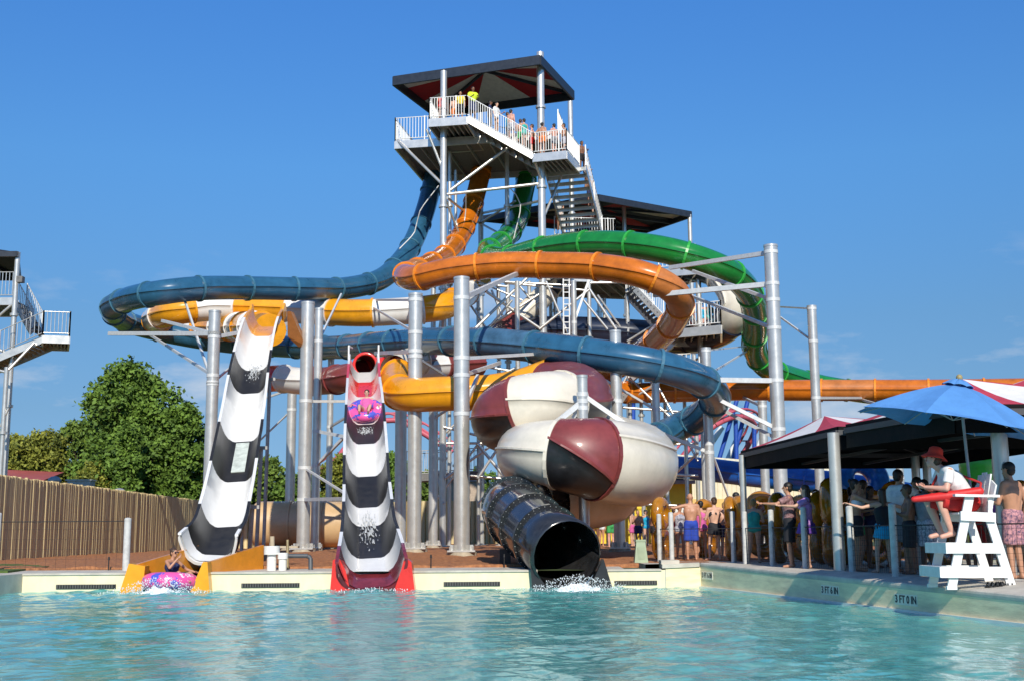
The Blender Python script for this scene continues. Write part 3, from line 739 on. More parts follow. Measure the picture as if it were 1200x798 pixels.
# ---------------------------------------------------------------- columns
def A(z, px, py, d, th=.14): return (z, (px, py, d), th)
column('steel_column', (252, 365), 246, 45.5, .46, 'galvanised column left of the tall yellow mouthed chute, with spreading arms at its top', [A(391, 128, 391, 53), A(391, 190, 376, 51, .1), A(395, 345, 378, 50, .12), A(440, 172, 390, 60, .09), A(450, 215, 348, 52, .08), A(448, 300, 405, 59, .07)])
column('steel_column', (361, 355), 356, 44, .49, 'thick galvanised column between the two checkered chutes', [A(585, 404, 584, 38, .1), A(548, 408, 580, 40, .06), A(470, 440, 470, 46, .08)])
column('steel_column', (374, 362), 371, 48, .34, 'slim column close beside the thick one between the chutes', [A(400, 400, 345, 54, .07), A(545, 410, 505, 46, .09), A(505, 408, 512, 46, .1)])
column('steel_column', (343, 432), 338, 58, .46, 'pale column under the red tube between the chutes', [A(455, 300, 470, 60, .08), A(440, 380, 436, 55, .08), A(480, 300, 520, 60, .06)])
column('steel_column', (388, 420), 384, 56, .3, 'slim rear column hidden behind the pair left of the red topped chute', [A(500, 420, 480, 50, .08)])
column('steel_column', (487, 345), 487, 41.5, .49, 'galvanised column in front of the amber raft tube, left of the thickest one', [A(412, 440, 414, 49, .12), A(418, 522, 440, 47, .07), A(352, 440, 352, 56, .08), A(390, 436, 360, 56, .07)])
column('steel_column', (541, 326), 541, 37.6, .50, 'thickest front column standing on a round concrete footing left of the spiral tube', [A(350, 608, 320, 47, .13), A(440, 586, 425, 42, .1), A(485, 560, 440, 40, .1), A(420, 640, 414, 42, .09)])
column('steel_column', (903, 288), 914, 42, .49, 'tallest front column at right holding arms to the green and orange loops', [A(296, 785, 314, 47, .13), A(333, 766, 346, 44.7, .15), A(352, 812, 318, 47, .1), A(385, 812, 348, 52, .1), A(446, 756, 444, 40, .14), A(503, 798, 446, 42, .11), A(515, 828, 470, 44, .09)])
column('steel_column', (951, 359), 962, 48.5, .38, 'second tall column at right, beside the tallest one', [A(362, 882, 358, 54, .06), A(400, 905, 365, 52, .06), A(466, 1010, 466, 58, .09)])
column('steel_column', (827, 408), 832, 44, .36, 'shorter column behind the blue tube bend and in front of the yellow wall', [A(411, 880, 405, 57, .05), A(440, 878, 410, 57, .06), A(530, 770, 505, 44, .1), A(520, 860, 600, 46, .06)])
column('steel_column', (721, 388), 724, 40, .38, 'column behind the spiral tube beside the hanging stair', [A(470, 690, 455, 38, .08)])
column('steel_column', (682, 440), 686, 33.2, .30, 'short column pinned between the coils of the spiral tube', [A(470, 655, 492, 33.0, .12), A(462, 733, 497, 33.2, .10), A(478, 672, 490, 33.4, .1)])
column('steel_column', (893, 470), 896, 54, .40, 'plain column under the level orange tube behind the canopy corner', [A(476, 870, 465, 60, .1)])
column('steel_column', (1050, 475), 1052, 54, .34, 'column under the orange run seen below the black canopy', [A(560, 985, 552, 56, .1), A(480, 1010, 468, 58, .09)])
column('steel_column', (470, 478), 473, 47, .46, 'shaded column behind the red topped chute, under the amber raft tube', [])
column('steel_column', (508, 480), 508, 54, .42, 'shaded rear column beside the dark footbridge', [A(490, 540, 470, 52, .08)])
column('steel_column', (768, 445), 770, 52, .34, 'rear column beyond the spiral tube near the yellow wall', [A(480, 700, 440, 50, .08)])
column('steel_column', (672, 330), 676, 50, .24, 'slim column crossing the orange loop in the centre', [A(378, 700, 300, 50, .08)])
# ---------------------------------------------------------------- main tower
TW = empty('slide_tower', tuple(Vector((P(590, 400, 60).x, 60, .55))), 'tall galvanised steel slide tower with stairs, railed decks and dark canopy roof on top', 'slide tower')
def xyz(p): return Vector(p)
def rail(parent, pts, h=1.08, step=.14, m=None, name='railing', r=.013):
    mb = MB()
    for a, b in zip(pts[:-1], pts[1:]):
        a = Vector(a); b = Vector(b); Ln = (b - a).length
        for z in (h, .12): mb.tube(a + V(0, 0, z), b + V(0, 0, z), .024, None, 5)
        k = max(1, int(Ln / step))
        for i in range(k + 1):
            p = a.lerp(b, i / k); big = i % 10 == 0 or i == k
            rr = .028 if big else r
            mb.bar(p + V(0, 0, .0 if big else .12), p + V(0, 0, h + (.04 if big else 0)), rr * 2, rr * 2)
    return mb.build(name, m or steelwhite, parent)
def deck(parent, pts, th=.32, name='platform'):
    mb = MB(); mb.slab(pts, .06, 0)
    n = len(pts); 
    for i in range(n): mb.bar(Vector(pts[i]) - V(0, 0, th / 2), Vector(pts[(i + 1) % n]) - V(0, 0, th / 2), .09, th, 1)
    c = sum((Vector(p) for p in pts), Vector()) / n
    a, b, c_, d = [Vector(p) for p in pts[:4]]
    for k in range(1, 7):
        t = k / 7; mb.bar(a.lerp(b, t) - V(0, 0, .16), d.lerp(c_, t) - V(0, 0, .16), .06, .18, 2)
    return mb.build(name, [deckmetal, galv, galv2], parent)
def stair(parent, a, b, wv, n=None, name='stair_flight', rails=True, closed=False, rstep=.15):
    """a upper, b lower edge points; wv: width vector"""
    a = Vector(a); b = Vector(b); wv = Vector(wv); mb = MB(); dz = a.z - b.z; n = n or max(3, int(dz / .19))
    d = (b - a); dh = Vector((d.x, d.y, 0)); run = dh.length / n; dh.normalize()
    for q in (a, a + wv):
        mb.bar(q - V(0, 0, .12), q + d - V(0, 0, .12), .05, .32, 1)
    for i in range(n):
        p = a + d * ((i + .5) / n); c = p + wv / 2
        ang = math.atan2(wv.y, wv.x)
        mb.box(c, (wv.length, run * 1.05, .045), Matrix.Rotation(ang, 3, 'Z'), 1 if closed else 0)
        mb.box(c - dh * run * .5 - V(0, 0, .07), (wv.length, .02, .19 if closed else .12), Matrix.Rotation(ang, 3, 'Z'), 1 if closed else 0)
    o = mb.build(name, [deckmetal, galv], parent)
    if rails:
        rail(parent, [a, b], 1.05, rstep); rail(parent, [a + wv, b + wv], 1.05, rstep, r=.009 if rstep > .2 else .013)
    return o
def tcol(px, top, d, dia, parent=None, name='tower_column', zb=None, rings=True, bot=None):
    a = P(px, top, d); zb = ground_z(a.x, d) if zb is None else zb
    mb = MB(); mb.tube((a.x, d, zb), a, dia / 2, None, 14)
    if rings:
        z = a.z - 3
        while z > zb + 2: mb.tube((a.x, d, z), (a.x, d, z + .12), dia / 2 + .07, None, 14); z -= 4.2
    if zb < 1: mb.cone((a.x, d, zb - .1), (a.x, d, zb + .12), dia * 1.2, dia * 1.2)
    mb.build(name, galv, parent or TW); return V(a.x, d, 0)
def brace(p1, p2, th=.11, parent=None, m=None, name='brace'):
    mb = MB(); mb.tube(P(*p1), P(*p2), th / 2, None, 7); mb.build(name, m or galv, parent or TW)

# roof
zr = P(633, 66, 57.5).z
Nn = P(633, 66, 57.5); Ll = Pz(461, 91, zr); Rr = Pz(672, 108, zr); Bb = Ll + (Rr - Nn)
dark = mat('navy_roof_frame', (.02, .028, .045), .45, 0, .15, 5)
canvR = mat('red_canvas', (.42, .015, .02), .75, 0, .1, 4); canvW = mat('white_canvas', (.72, .66, .58), .75, 0, .08, 4)
canvB = mat('black_canvas', (.016, .016, .02), .7, 0, .15, 4)
def tent(parent, c4, rise, fascia=.42, cols=None, name='canopy_roof', fm=None, stripes=None):
    """c4 corners; hipped fabric roof split in triangles of alternating colours"""
    c = sum(c4, Vector()) / 4; ap = c + V(0, 0, rise)
    seq = stripes or [1, 0, 1, 0, 1, 0, 1, 0]
    mb = MB(); k = 0
    fr_ = [(0, .3), (.3, .7), (.7, 1)]
    for i in range(4):
        a, b = c4[i], c4[(i + 1) % 4]
        for j, (u, v) in enumerate(fr_):
            col = seq[(i * 3 + j) % len(seq)]
            A, B = a.lerp(b, u), a.lerp(b, v)
            dn = V(0, 0, -.03)
            mb.add([A, B, ap, A + dn, B + dn, ap + dn], [(0, 1, 2), (3, 5, 4), (0, 3, 4, 1)], col)
    mb.build('canopy_cloth', [canvR, canvW, canvB], parent)
    fb = MB()
    for i in range(4): fb.bar(c4[i] - V(0, 0, fascia / 2 - .04), c4[(i + 1) % 4] - V(0, 0, fascia / 2 - .04), .12, fascia)
    for i in range(4): fb.bar(c4[i] - V(0, 0, .15), ap - V(0, 0, .12), .1, .14)
    fb.build('roof_frame', fm or dark, parent)
tent(TW, [Ll, Nn, Rr, Bb], .9, .5, stripes=[0, 1, 0, 1, 0, 1])
# columns of the tower
K1 = tcol(520, 84, 58.2, .34); K2 = tcol(633, 62, 58.2, .38); K3 = tcol(668, 112, 66.5, .30); K4 = tcol(563, 120, 66, .30)
tcol(527, 178, 60.5, .20); tcol(594, 180, 62, .24); tcol(508, 300, 60.5, .26, rings=False); tcol(650, 300, 61.5, .22); tcol(700, 232, 71.5, .28)
tcol(731, 235, 70.6, .26); tcol(808, 252, 71, .26); tcol(818, 318, 58.5, .28); tcol(735, 345, 60.5, .22); tcol(606, 330, 57.5, .24); tcol(763, 400, 60, .2)
# upper queue deck A, ramp stair and landing B
A1 = P(503, 140, 57.6); zA = A1.z; A2 = Pz(547, 137, zA); zA2 = zA
dirA = (A2 - A1); dirA.z = 0; lenA = dirA.length; dirA.normalize(); back = V(-dirA.y, dirA.x, 0)
A3 = A2 + back * 4.2; A4 = A1 + back * 4.2
deck(TW, [A1, A2, A3, A4], .42); 
Bz = P(625, 181, 57.3); zB = Bz.z; B1 = Bz; B2 = Pz(664, 177, zB); dB = (B2 - B1).normalized(); bB = V(-dB.y, dB.x, 0)
B3 = B2 + bB * 2.6; B4 = B1 + bB * 2.6
deck(TW, [B1, B2, B3, B4], .42)
st = stair(TW, A2, B1, back * 1.9, 9, rails=False)
rail(TW, [A4, A1, A2, B1, B2, B3], 1.1, .13)
# main slide platform M
M1 = P(463, 166, 60); zM = M1.z; M2 = Pz(650, 150, zM); M3 = Pz(690, 178, zM); M4_ = Pz(498, 192, zM)
M2 = Pz(505, 159, zM)
Mf = [M1, M1 + dirA * 8.6, M1 + dirA * 8.6 + back * 6.2, M1 + back * 6.2]
deck(TW, Mf, .42)
rail(TW, [Mf[3], Mf[0], Mf[0] + dirA * 1.9], 1.25, .15)
rail(TW, [A4, A3, Mf[2] + V(0, 0, zA - zM)], 1.1, .15)
rail(TW, [Mf[1] + V(0, 0, 0), Mf[2]], 1.1, .15)
# start boxes of the slides
mb = MB(); mb.ball(P(585, 182, 65), .75, .75, .6, 14); mb.build('start_tub', yelP, TW)
mb = MB(); mb.box(P(505, 181, 66), (1.5, 1.2, 1.0)); mb.build('start_tub', navyP, TW)
# stair from landing B down and away to the lower platform
S1 = B4 - dB * .1; S2 = P(662, 278, 65.5)
lowz = S2.z; stair(TW, S1, S2, dB * 2.15, closed=True, rstep=.3)
# lower platform with second roof
D1 = Pz(650, 277, lowz); D2 = Pz(722, 279, lowz); D3 = D2 + V(.3, 3.5, 0); D4 = D1 + V(-1.5, 3.5, 0)
deck(TW, [D1, D2, D3, D4]); rail(TW, [D1, D2, D3], 1.1, .15)
zr2 = P(810, 249, 71).z; q1 = Pz(701, 229, zr2); q2 = Pz(810, 249, zr2); q3 = Pz(744, 272, zr2); q4 = Pz(566, 254, zr2)
SR = empty('shade_roof', (q2.x, q2.y, zr2), 'lower dark framed canopy roof with red and white panels, right of the stairs', 'canopy')
tent(SR, [q1, q2, q3, q4], .5, .38, stripes=[2, 0, 2, 1, 2, 0])
for a_, b_ in ((q4.lerp(q1, .3), q3.lerp(q2, .3)), (q4.lerp(q1, .65), q3.lerp(q2, .65))):
    mb = MB(); mb.bar(a_ - V(0, 0, .2), b_ - V(0, 0, .2), .1, .2); mb.build('roof_beam', dark, SR)
# dark deck under the orange loop and zigzag stairs to the right hand landing
dz_ = P(675, 324, 60).z
G = [Pz(640, 322, dz_), Pz(735, 326, dz_), Pz(762, 346, dz_), Pz(655, 342, dz_)]
deck(TW, [G[0], G[1], G[2], G[3]], .3)
stair(TW, P(744, 336, 59), P(778, 372, 58), V(-.3, 1.5, 0))
Lz = P(800, 386, 56.5).z; L1 = P(790, 380, 56.5); L1.z = Lz; L2 = Pz(845, 381, Lz); L3 = Pz(845, 397, Lz); L4 = Pz(782, 396, Lz); 
deck(TW, [L1, L2, L3, L4], .42); rail(TW, [L4, L1, L2, L3], 1.15, .15)
T1 = P(772, 316, 58.5); Tz = T1.z; T2 = Pz(815, 312, Tz); deck(TW, [T1, T2, T2 + V(0, 2.5, 0), T1 + V(0, 2.5, 0)], .42); rail(TW, [T1, T2], 1.1, .2)
stair(TW, P(782, 318, 61), P(818, 384, 57.5), V(.2, 1.3, 0), rails=False)
stair(TW, P(792, 396, 58), P(740, 440, 59), V(0, 1.5, 0)); 
stair(TW, P(690, 440, 56), P(742, 506, 54), V(.2, 1.6, 0), rails=False)
rail(TW, [P(790, 442, 57), P(820, 440, 57)], 1.1, .2)
stair(TW, P(742, 446, 60), P(700, 504, 57.5), V(0, 1.5, 0), rails=False)
# ladder tower seen through the middle
mb = MB()
for (px) in (660, 667):
    mb.tube(P(px, 318, 57.2), P(px + 2, 600, 57.2), .04, None, 6)
for k in range(40):
    y = 322 + k * 7; mb.tube(P(660 + k * .05, y, 57.2), P(667 + k * .05, y, 57.2), .03, None, 5)
mb.build('ladder', steelwhite, TW)
# braces: (px,py,d) pairs
for p1, p2, th in [
    ((466, 165, 60), (520, 218, 58.3), .16), ((500, 152, 58), (519, 200, 58.2), .13), ((528, 223, 58.2), (605, 166, 58.6), .16), ((524, 228, 58.2), (637, 215, 58.2), .16),
    ((625, 184, 57.4), (636, 215, 58.2), .14), ((662, 197, 60), (634, 262, 58.4), .14), ((524, 232, 58.2), (562, 262, 66), .14), ((562, 262, 66), (604, 236, 62), .12), ((566, 250, 66), (632, 236, 58.4), .14), ((563, 262, 66), (600, 282, 62), .12),
    ((520, 228, 58.2), (540, 280, 60), .12), 
    ((556, 386, 57), (634, 310, 58.3), .15), ((540, 404, 58), (632, 345, 58.3), .14), ((580, 330, 58), (672, 335, 58), .12), ((570, 342, 58), (634, 386, 58.2), .15), ((600, 352, 58), (560, 400, 58), .12),
    ((640, 330, 58), (666, 392, 58), .12), ((632, 386, 58), (690, 340, 58), .14), ((690, 338, 58), (722, 386, 58), .14), ((684, 352, 58), (712, 386, 58), .12), ((700, 346, 60), (735, 395, 60.5), .12), ((606, 332, 60), (640, 372, 60), .11), ((576, 340, 60), (610, 420, 60), .12),
    ((540, 425, 58), (634, 440, 58), .12), ((540, 460, 58), (606, 430, 58), .13), ((574, 500, 58), (634, 455, 58), .12), ((520, 500, 58), (600, 520, 58), .13), ((522, 560, 58), (606, 500, 58), .14), ((560, 500, 58), (636, 590, 58), .16), ((560, 520, 57), (625, 600, 57), .16), ((600, 500, 57), (560, 560, 57), .14),
    ((735, 400, 60), (800, 360, 59), .12), ((735, 470, 60), (818, 420, 59), .12), ((735, 440, 60), (818, 520, 59), .12), ((763, 505, 60), (818, 470, 59), .12), ((770, 450, 60), (818, 540, 59), .12), ((763, 580, 60), (818, 530, 59), .14),
    ((842, 384, 58), (818, 400, 58.5), .12), ((560, 330, 60), (612, 352, 60), .1), ((520, 440, 58), (507, 470, 60), .1), ((520, 590, 58), (507, 530, 60), .1), ((520, 350, 58.2), (508, 430, 60.5), .1)]:
    brace(p1, p2, th)
for px, top, d, dia in ((534, 200, 61, .16), (546, 330, 62, .2), (560, 300, 63, .18), (584, 330, 61, .2), (620, 330, 60.5, .2), (645, 330, 62, .2), (690, 330, 60, .22), (708, 350, 62, .2), (750, 420, 61, .2), (778, 430, 63, .2), (800, 400, 62, .2)):
    tcol(px, top, d, dia)
for y in (335, 440, 480, 520, 556, 590):
    for (a_, b_, d) in ((508, 594, 60), (594, 690, 59.5), (690, 818, 60)):
        if rnd.random() < .8: brace((a_, y + rnd.randint(-6, 6), d), (b_, y + rnd.randint(-6, 6), d), .13)
for (a_, y0, b_, y1, d) in ((508, 520, 594, 440, 60), (534, 440, 594, 500, 61), (594, 520, 645, 440, 60.5), (594, 440, 645, 500, 60.5), (645, 590, 690, 520, 60), (508, 590, 560, 520, 60), (560, 590, 620, 520, 61), (690, 520, 735, 440, 60), (735, 590, 778, 520, 61), (690, 590, 750, 520, 61), (546, 350, 594, 420, 61)):
    brace((a_, y0, d), (b_, y1, d), .12)
# hanging drain hoses off the start platform
for pts in ([(514, 218, 60), (492, 248, 60.5), (486, 272, 61), (468, 292, 60)], [(546, 226, 60), (545, 255, 61), (536, 290, 60)], [(597, 220, 60), (610, 240, 60), (602, 280, 60.4)]):
    mb = MB(); c = catmull([Vector((*P(*q), 0)) for q in pts], .4); mb.poly([Vector(v[:3]) for v in c], .03); mb.build('drain_hose', steelwhite, TW)
# dark footbridge behind the columns
FB = empty('footbridge', (P(510, 552, 62).x, 62, .5), 'dark railed footbridge crossing behind the front columns', 'footbridge')
mb = MB(); a_, b_ = P(476, 556, 62), P(560, 552, 62); mb.slab([a_, b_, b_ + V(0, 1.8, 0), a_ + V(0, 1.8, 0)], .35); mb.build('walkway_deck', deckmetal, FB)
rail(FB, [a_, b_], 1.2, .2, galv2); rail(FB, [a_ + V(0, 1.8, 0), b_ + V(0, 1.8, 0)], 1.2, .2, galv2)
# ---------------------------------------------------------------- left tower cut by the frame
LT = empty('stair_tower', (-22, 54, .5), 'steel stair tower cut off by the left edge of the picture', 'stair tower')
zl = P(22, 300, 54).z
tcol(21, 296, 54, .24, LT); tcol(8, 430, 53, .2, LT); tcol(-30, 290, 54, .24, LT, rings=False)
cr_ = P(20, 297, 54); rf = [cr_ + V(.1, -.2, 0), cr_ + V(-1.9, 5, 0), cr_ + V(-8, 5, 0), cr_ + V(-6, -.2, 0)]
tent(LT, rf, 1.1, .25, stripes=[2, 2, 2])
pz = P(18, 349, 54); deck(LT, [pz, pz + V(-1.25, 3, 0), pz + V(-5, 3, 0), pz + V(-4, 0, 0)], .35); rail(LT, [pz + V(-4, 0, 0), pz, pz + V(-1.25, 3, 0)], 1.2, .16, galv)
l1 = P(50, 393, 53.5); l2 = Pz(77, 398, l1.z); l2 = l1 + V(1.1, .3, 0); deck(LT, [l1, l2, l2 + V(-.85, 2.2, 0), l1 + V(-.85, 2.2, 0)], .35); rail(LT, [l1, l2, l2 + V(-.85, 2.2, 0)], 1.1, .16, galv)
sw = mat('pale_wood_treads', (.50, .42, .28), .8, 0, .15, 6)
a_ = l1 + V(0, .2, 0); b_ = P(-22, 425, 53.5); o = stair(LT, a_, b_, V(0, 1.7, 0), 14, rails=False); o.data.materials[0] = sw; rail(LT, [l1, P(-22, 425, 53.5)], 1.1, .2, galv)
stair(LT, P(18, 352, 56), P(38, 388, 57), V(0, 1.3, 0), rails=True)
for p1, p2 in (((8, 435, 53), (40, 402, 53.5)), ((-10, 432, 53), (8, 436, 53)), ((-12, 380, 54), (20, 352, 54)), ((-20, 400, 54), (20, 420, 54))): brace(p1, p2, .13, LT)
brace((10, 478, 53), (0, 500, 53), .1, LT); 
mb = MB(); mb.box(P(24, 328, 53.7), (.28, .3, .28)); mb.build('floodlight', deckmetal, LT)
# ---------------------------------------------------------------- people
def skinmat(n, c): return mat('skin_' + n, c, .5, 0, .06, 9)
SK = {'fair': skinmat('fair', (.62, .36, .25)), 'tan': skinmat('tan', (.50, .25, .15)), 'brown': skinmat('brown', (.22, .10, .055)), 'dark': skinmat('dark', (.09, .045, .028)), 'pink': skinmat('pink', (.68, .36, .27))}
HR = {'black': mat('black_hair', (.015, .012, .01), .5), 'brown': mat('brown_hair', (.07, .035, .018), .5), 'blond': mat('blond_hair', (.38, .24, .09), .5)}
def cloth(n, c, pat=None, **k): return mat('cloth_' + n, c, .8, 0, .12, 12 if pat is None else 30, col2=pat, **k)
CL = {'blue': cloth('royal_blue', (.02, .06, .42)), 'black': cloth('black', (.015, .015, .02)), 'teal': cloth('teal', (.03, .42, .36)), 'cyan': cloth('cyan', (.01, .38, .62)),
      'purple': cloth('purple', (.12, .04, .30)), 'pink': cloth('pink', (.65, .12, .35)), 'lilac': cloth('lilac', (.55, .28, .60)), 'red': cloth('red', (.60, .02, .02)), 'white': cloth('white', (.78, .78, .78)),
      'lime': cloth('lime', (.65, .80, .03)), 'plaid': cloth('plaid', (.10, .10, .16), (.65, .65, .7)), 'floral': cloth('floral', (.02, .03, .10), (.75, .35, .35)), 'navy': cloth('navy', (.02, .03, .10)), 'orange': cloth('orange', (.75, .2, .03)), 'green': cloth('green', (.05, .35, .10)), 'grey': cloth('grey', (.25, .25, .27)), 'yellow': cloth('yellow', (.75, .6, .05)), 'print': cloth('dark_print', (.10, .02, .03), (.4, .25, .25))}
EYE = mat('dark_eyes', (.02, .015, .012), .2)
def remesh(mb, voxel, sm=4, f=.5):
    me = bpy.data.meshes.new('t'); me.from_pydata(mb.v, [], mb.f)
    ob = bpy.data.objects.new('t', me); COL.objects.link(ob)
    m = ob.modifiers.new('r', 'REMESH'); m.mode = 'VOXEL'; m.voxel_size = voxel
    s = ob.modifiers.new('s', 'SMOOTH'); s.iterations = sm; s.factor = f
    for o in list(scene.objects):
        pass
    dg = bpy.context.evaluated_depsgraph_get(); out = bpy.data.meshes.new_from_object(ob.evaluated_get(dg))
    vs = [v.co.copy() for v in out.vertices]; fs = [tuple(p.vertices) for p in out.polygons]
    bpy.data.objects.remove(ob); bpy.data.meshes.remove(me); bpy.data.meshes.remove(out)
    return vs, fs
FEM = dict(hip=.155, sh=.155, chest=.095, waist=.085)
def person(px, py, d, h, yaw, skin, clothes, hair, label, arms=('down', 'down'), female=False, z=None, lean=0., legs='stand', group='people queueing with rafts', detail=False, joints=None, loc=None, hat=None, face=True, hairlen='short', body=1.0):
    """yaw: 0 faces the camera (-Y), 90 faces +X (right of picture)"""
    if loc is None:
        p = P(px, 625, d); loc = V(p.x, d, p.z if z is None else z)
    s = h / 1.75; Rz = Matrix.Rotation(R(yaw), 3, 'Z')
    J = dict(pel=V(0, 0, .95), wst=V(0, .0, 1.08), chs=V(0, .0, 1.28), nck=V(0, .01, 1.46), hd=V(0, -.02, 1.63))
    J.update(shL=V(.19, .01, 1.42), shR=V(-.19, .01, 1.42), hpL=V(.09, 0, .93), hpR=V(-.09, 0, .93), knL=V(.10, -.02, .50), knR=V(-.10, -.02, .50), anL=V(.11, .02, .08), anR=V(-.11, .02, .08), ftL=V(.13, -.14, .035), ftR=V(-.13, -.14, .035))
    if legs == 'walk': J.update(knL=V(.10, -.14, .51), anL=V(.10, -.12, .09), ftL=V(.11, -.27, .035), knR=V(-.10, .04, .50), anR=V(-.10, .22, .11), ftR=V(-.11, .10, .035))
    if legs == 'shift': J.update(knL=V(.13, -.09, .51), anL=V(.18, .0, .08), ftL=V(.24, -.15, .035))
    sgn = {'L': 1, 'R': -1}
    for k, side in enumerate('LR'):
        a = arms[k]; g = sgn[side]
        E_, H_ = {'down': (V(.25 * g, .03, 1.13), V(.25 * g, -.05, .87)), 'hip': (V(.40 * g, .08, 1.17), V(.19 * g, -.02, 1.02)), 'crossed': (V(.24 * g, -.06, 1.14), V(-.06 * g, -.24, 1.19)),
                  'front': (V(.25 * g, -.06, 1.13), V(.14 * g, -.33, 1.16)), 'out': (V(.45 * g, .0, 1.36), V(.70 * g, -.06, 1.44)), 'reach': (V(.28 * g, -.22, 1.30), V(.22 * g, -.50, 1.32)),
                  'up': (V(.34 * g, -.05, 1.60), V(.22 * g, -.06, 1.85)), 'face': (V(.24 * g, -.2, 1.2), V(.07 * g, -.16, 1.55)), 'side': (V(.36 * g, .0, 1.16), V(.46 * g, -.12, .98))}[a]
        J['el' + side] = E_; J['ha' + side] = H_
    if joints: J.update(joints)
    if lean:
        M = Matrix.Rotation(R(lean), 3, 'X')
        for k in ('wst', 'chs', 'nck', 'hd', 'shL', 'shR', 'elL', 'elR', 'haL', 'haR'): J[k] = J['pel'] + M @ (J[k] - J['pel'])
    W = lambda q: loc + Rz @ (q * s)
    bm = MB(); cp = lambda a, b, r1, r2, mb=bm: mb.capsule(W(a), W(b), r1 * s * body, r2 * s * body, 10)
    hipw = .10 if female else .085; waist = .10 if female else .115; ch = .115 if female else .13; shw = .15 if female else .17
    side = (J['shL'] - J['shR']).normalized(); hside = (J['hpL'] - J['hpR']).normalized()
    cp(J['pel'] - hside * hipw * .7, J['pel'] + hside * hipw * .7, .118, .118)
    cp(J['pel'], J['wst'], .12, waist); cp(J['wst'] - side * .04, J['chs'] - side * .065, waist * .92, ch); cp(J['wst'] + side * .04, J['chs'] + side * .065, waist * .92, ch)
    up_ = (J['nck'] - J['chs']).normalized()
    cp(J['shL'] - side * .045, J['shR'] + side * .045, .062, .062); cp(J['chs'] - side * .05, J['nck'] - side * .03 - up_ * .06, ch, .075); cp(J['chs'] + side * .05, J['nck'] + side * .03 - up_ * .06, ch, .075)
    cp(J['nck'] - up_ * .05, J['hd'] - V(0, 0, .06), .058, .052)
    for g in 'LR':
        cp(J['hp' + g], J['kn' + g], .088 if not female else .09, .055); cp(J['kn' + g], J['kn' + g].lerp(J['an' + g], .35), .052, .056); cp(J['kn' + g].lerp(J['an' + g], .35), J['an' + g], .054, .036)
        cp(J['an' + g] + V(0, .02, -.03), J['ft' + g], .036, .030)
        cp(J['sh' + g], J['el' + g], .050, .038); cp(J['el' + g], J['ha' + g], .038, .026)
        if female: bm.ball(W(J['chs'] + side * (.07 if g == 'L' else -.07) + V(0, -.10, .02)), .065 * s)
    hc = J['hd']; HRt = Rz
    if joints and 'headrot' in joints: HRt = Rz @ joints['headrot']
    hp = lambda x, y, z_: W(hc) + HRt @ V(x, y, z_) * s
    bm.ball(hp(0, 0, .02), .077 * s, .093 * s, .098 * s, 12, rot=HRt); bm.ball(hp(0, -.025, -.055), .055 * s, .062 * s, .060 * s, 12, rot=HRt)
    vox = (.011 if detail else .02) * max(.8, s)
    vs, fs = remesh(bm, vox, 5 if detail else 3)
    ob = MB(); ob.add(vs, fs, 0, True)
    # face and hands on the same skin mesh
    ob.ball(hp(0, -.098, -.005), .013 * s, .020 * s, .022 * s, 7, rot=HRt); ob.ball(hp(0, -.088, -.045), .024 * s, .012 * s, .008 * s, 7, rot=HRt)
    for g in (-1, 1): ob.ball(hp(.078 * g, .005, 0), .010 * s, .02 * s, .03 * s, 7, rot=HRt)
    for g in 'LR':
        a, b = W(J['el' + g]), W(J['ha' + g]); t = (b - a).normalized(); sg = sgn[g]
        sx = (HRt @ V(0, 1, 0)); sx = (sx - t * sx.dot(t)).normalized(); nn = t.cross(sx).normalized() * sg
        rot = Matrix((sx, t, nn)).transposed()
        ob.ball(b + t * .045 * s, .038 * s, .052 * s, .017 * s, 8, rot=rot)
        for k, (o, ln) in enumerate(((-.028, .060), (-.010, .072), (.010, .067), (.027, .052))):
            r0 = b + t * .082 * s + sx * o * s; r1 = r0 + (t * .6 - nn * .25).normalized() * ln * .5 * s; r2 = r1 + (t * .35 - nn * .8).normalized() * ln * .5 * s
            ob.capsule(r0, r1, .0088 * s, .008 * s, 6); ob.capsule(r1, r2, .008 * s, .0065 * s, 6)
        th0 = b + t * .02 * s - sx * .028 * s; th1 = th0 + (t * .5 - sx * .75 - nn * .1).normalized() * .035 * s; th2 = th1 + (t * .8 - sx * .2 - nn * .5).normalized() * .028 * s
        ob.capsule(th0, th1, .0125 * s, .010 * s, 6); ob.capsule(th1, th2, .010 * s, .0075 * s, 6)
    root = ob.build('person', SK[skin], None, org=loc, fix=False); tag(root, label, 'person', group)
    kd = lambda m, name, mt: m.build(name, mt, root, fix=False)
    # eyes and brows
    for g in (-1, 1):
        if not face: break
        e = MB(); e.ball(hp(.032 * g, -.084, .018), .011 * s, .008 * s, .007 * s, 6, rot=HRt); kd(e, 'eye', EYE)
    # hair
    hm = MB()
    if hair:
        hm.ball(hp(0, .018, .042), .086 * s, .096 * s, .088 * s, 14, rot=HRt, z0=-.35)
        hm.ball(hp(0, .045, -.005), .074 * s, .066 * s, .085 * s, 12, rot=HRt)
        if hairlen == 'long':
            hm.capsule(hp(0, .06, 0), hp(.0, .085, -.22), .066 * s, .045 * s, 10); hm.capsule(hp(.045, .04, -.02), hp(.06, .05, -.2), .035 * s, .03 * s, 8); hm.capsule(hp(-.045, .04, -.02), hp(-.06, .05, -.2), .035 * s, .03 * s, 8)
        if hairlen == 'bun': hm.ball(hp(0, .10, .09), .04 * s)
        kd(hm, 'hair', HR[hair])
    # clothing
    inf = .014
    def leg(mb, g, k, r1=.105, r2=.10):
        a, b = J['hp' + g], J['hp' + g].lerp(J['kn' + g], k)
        mb.capsule(W(a), W(b), r1 * s * body, r2 * s * body, 12)
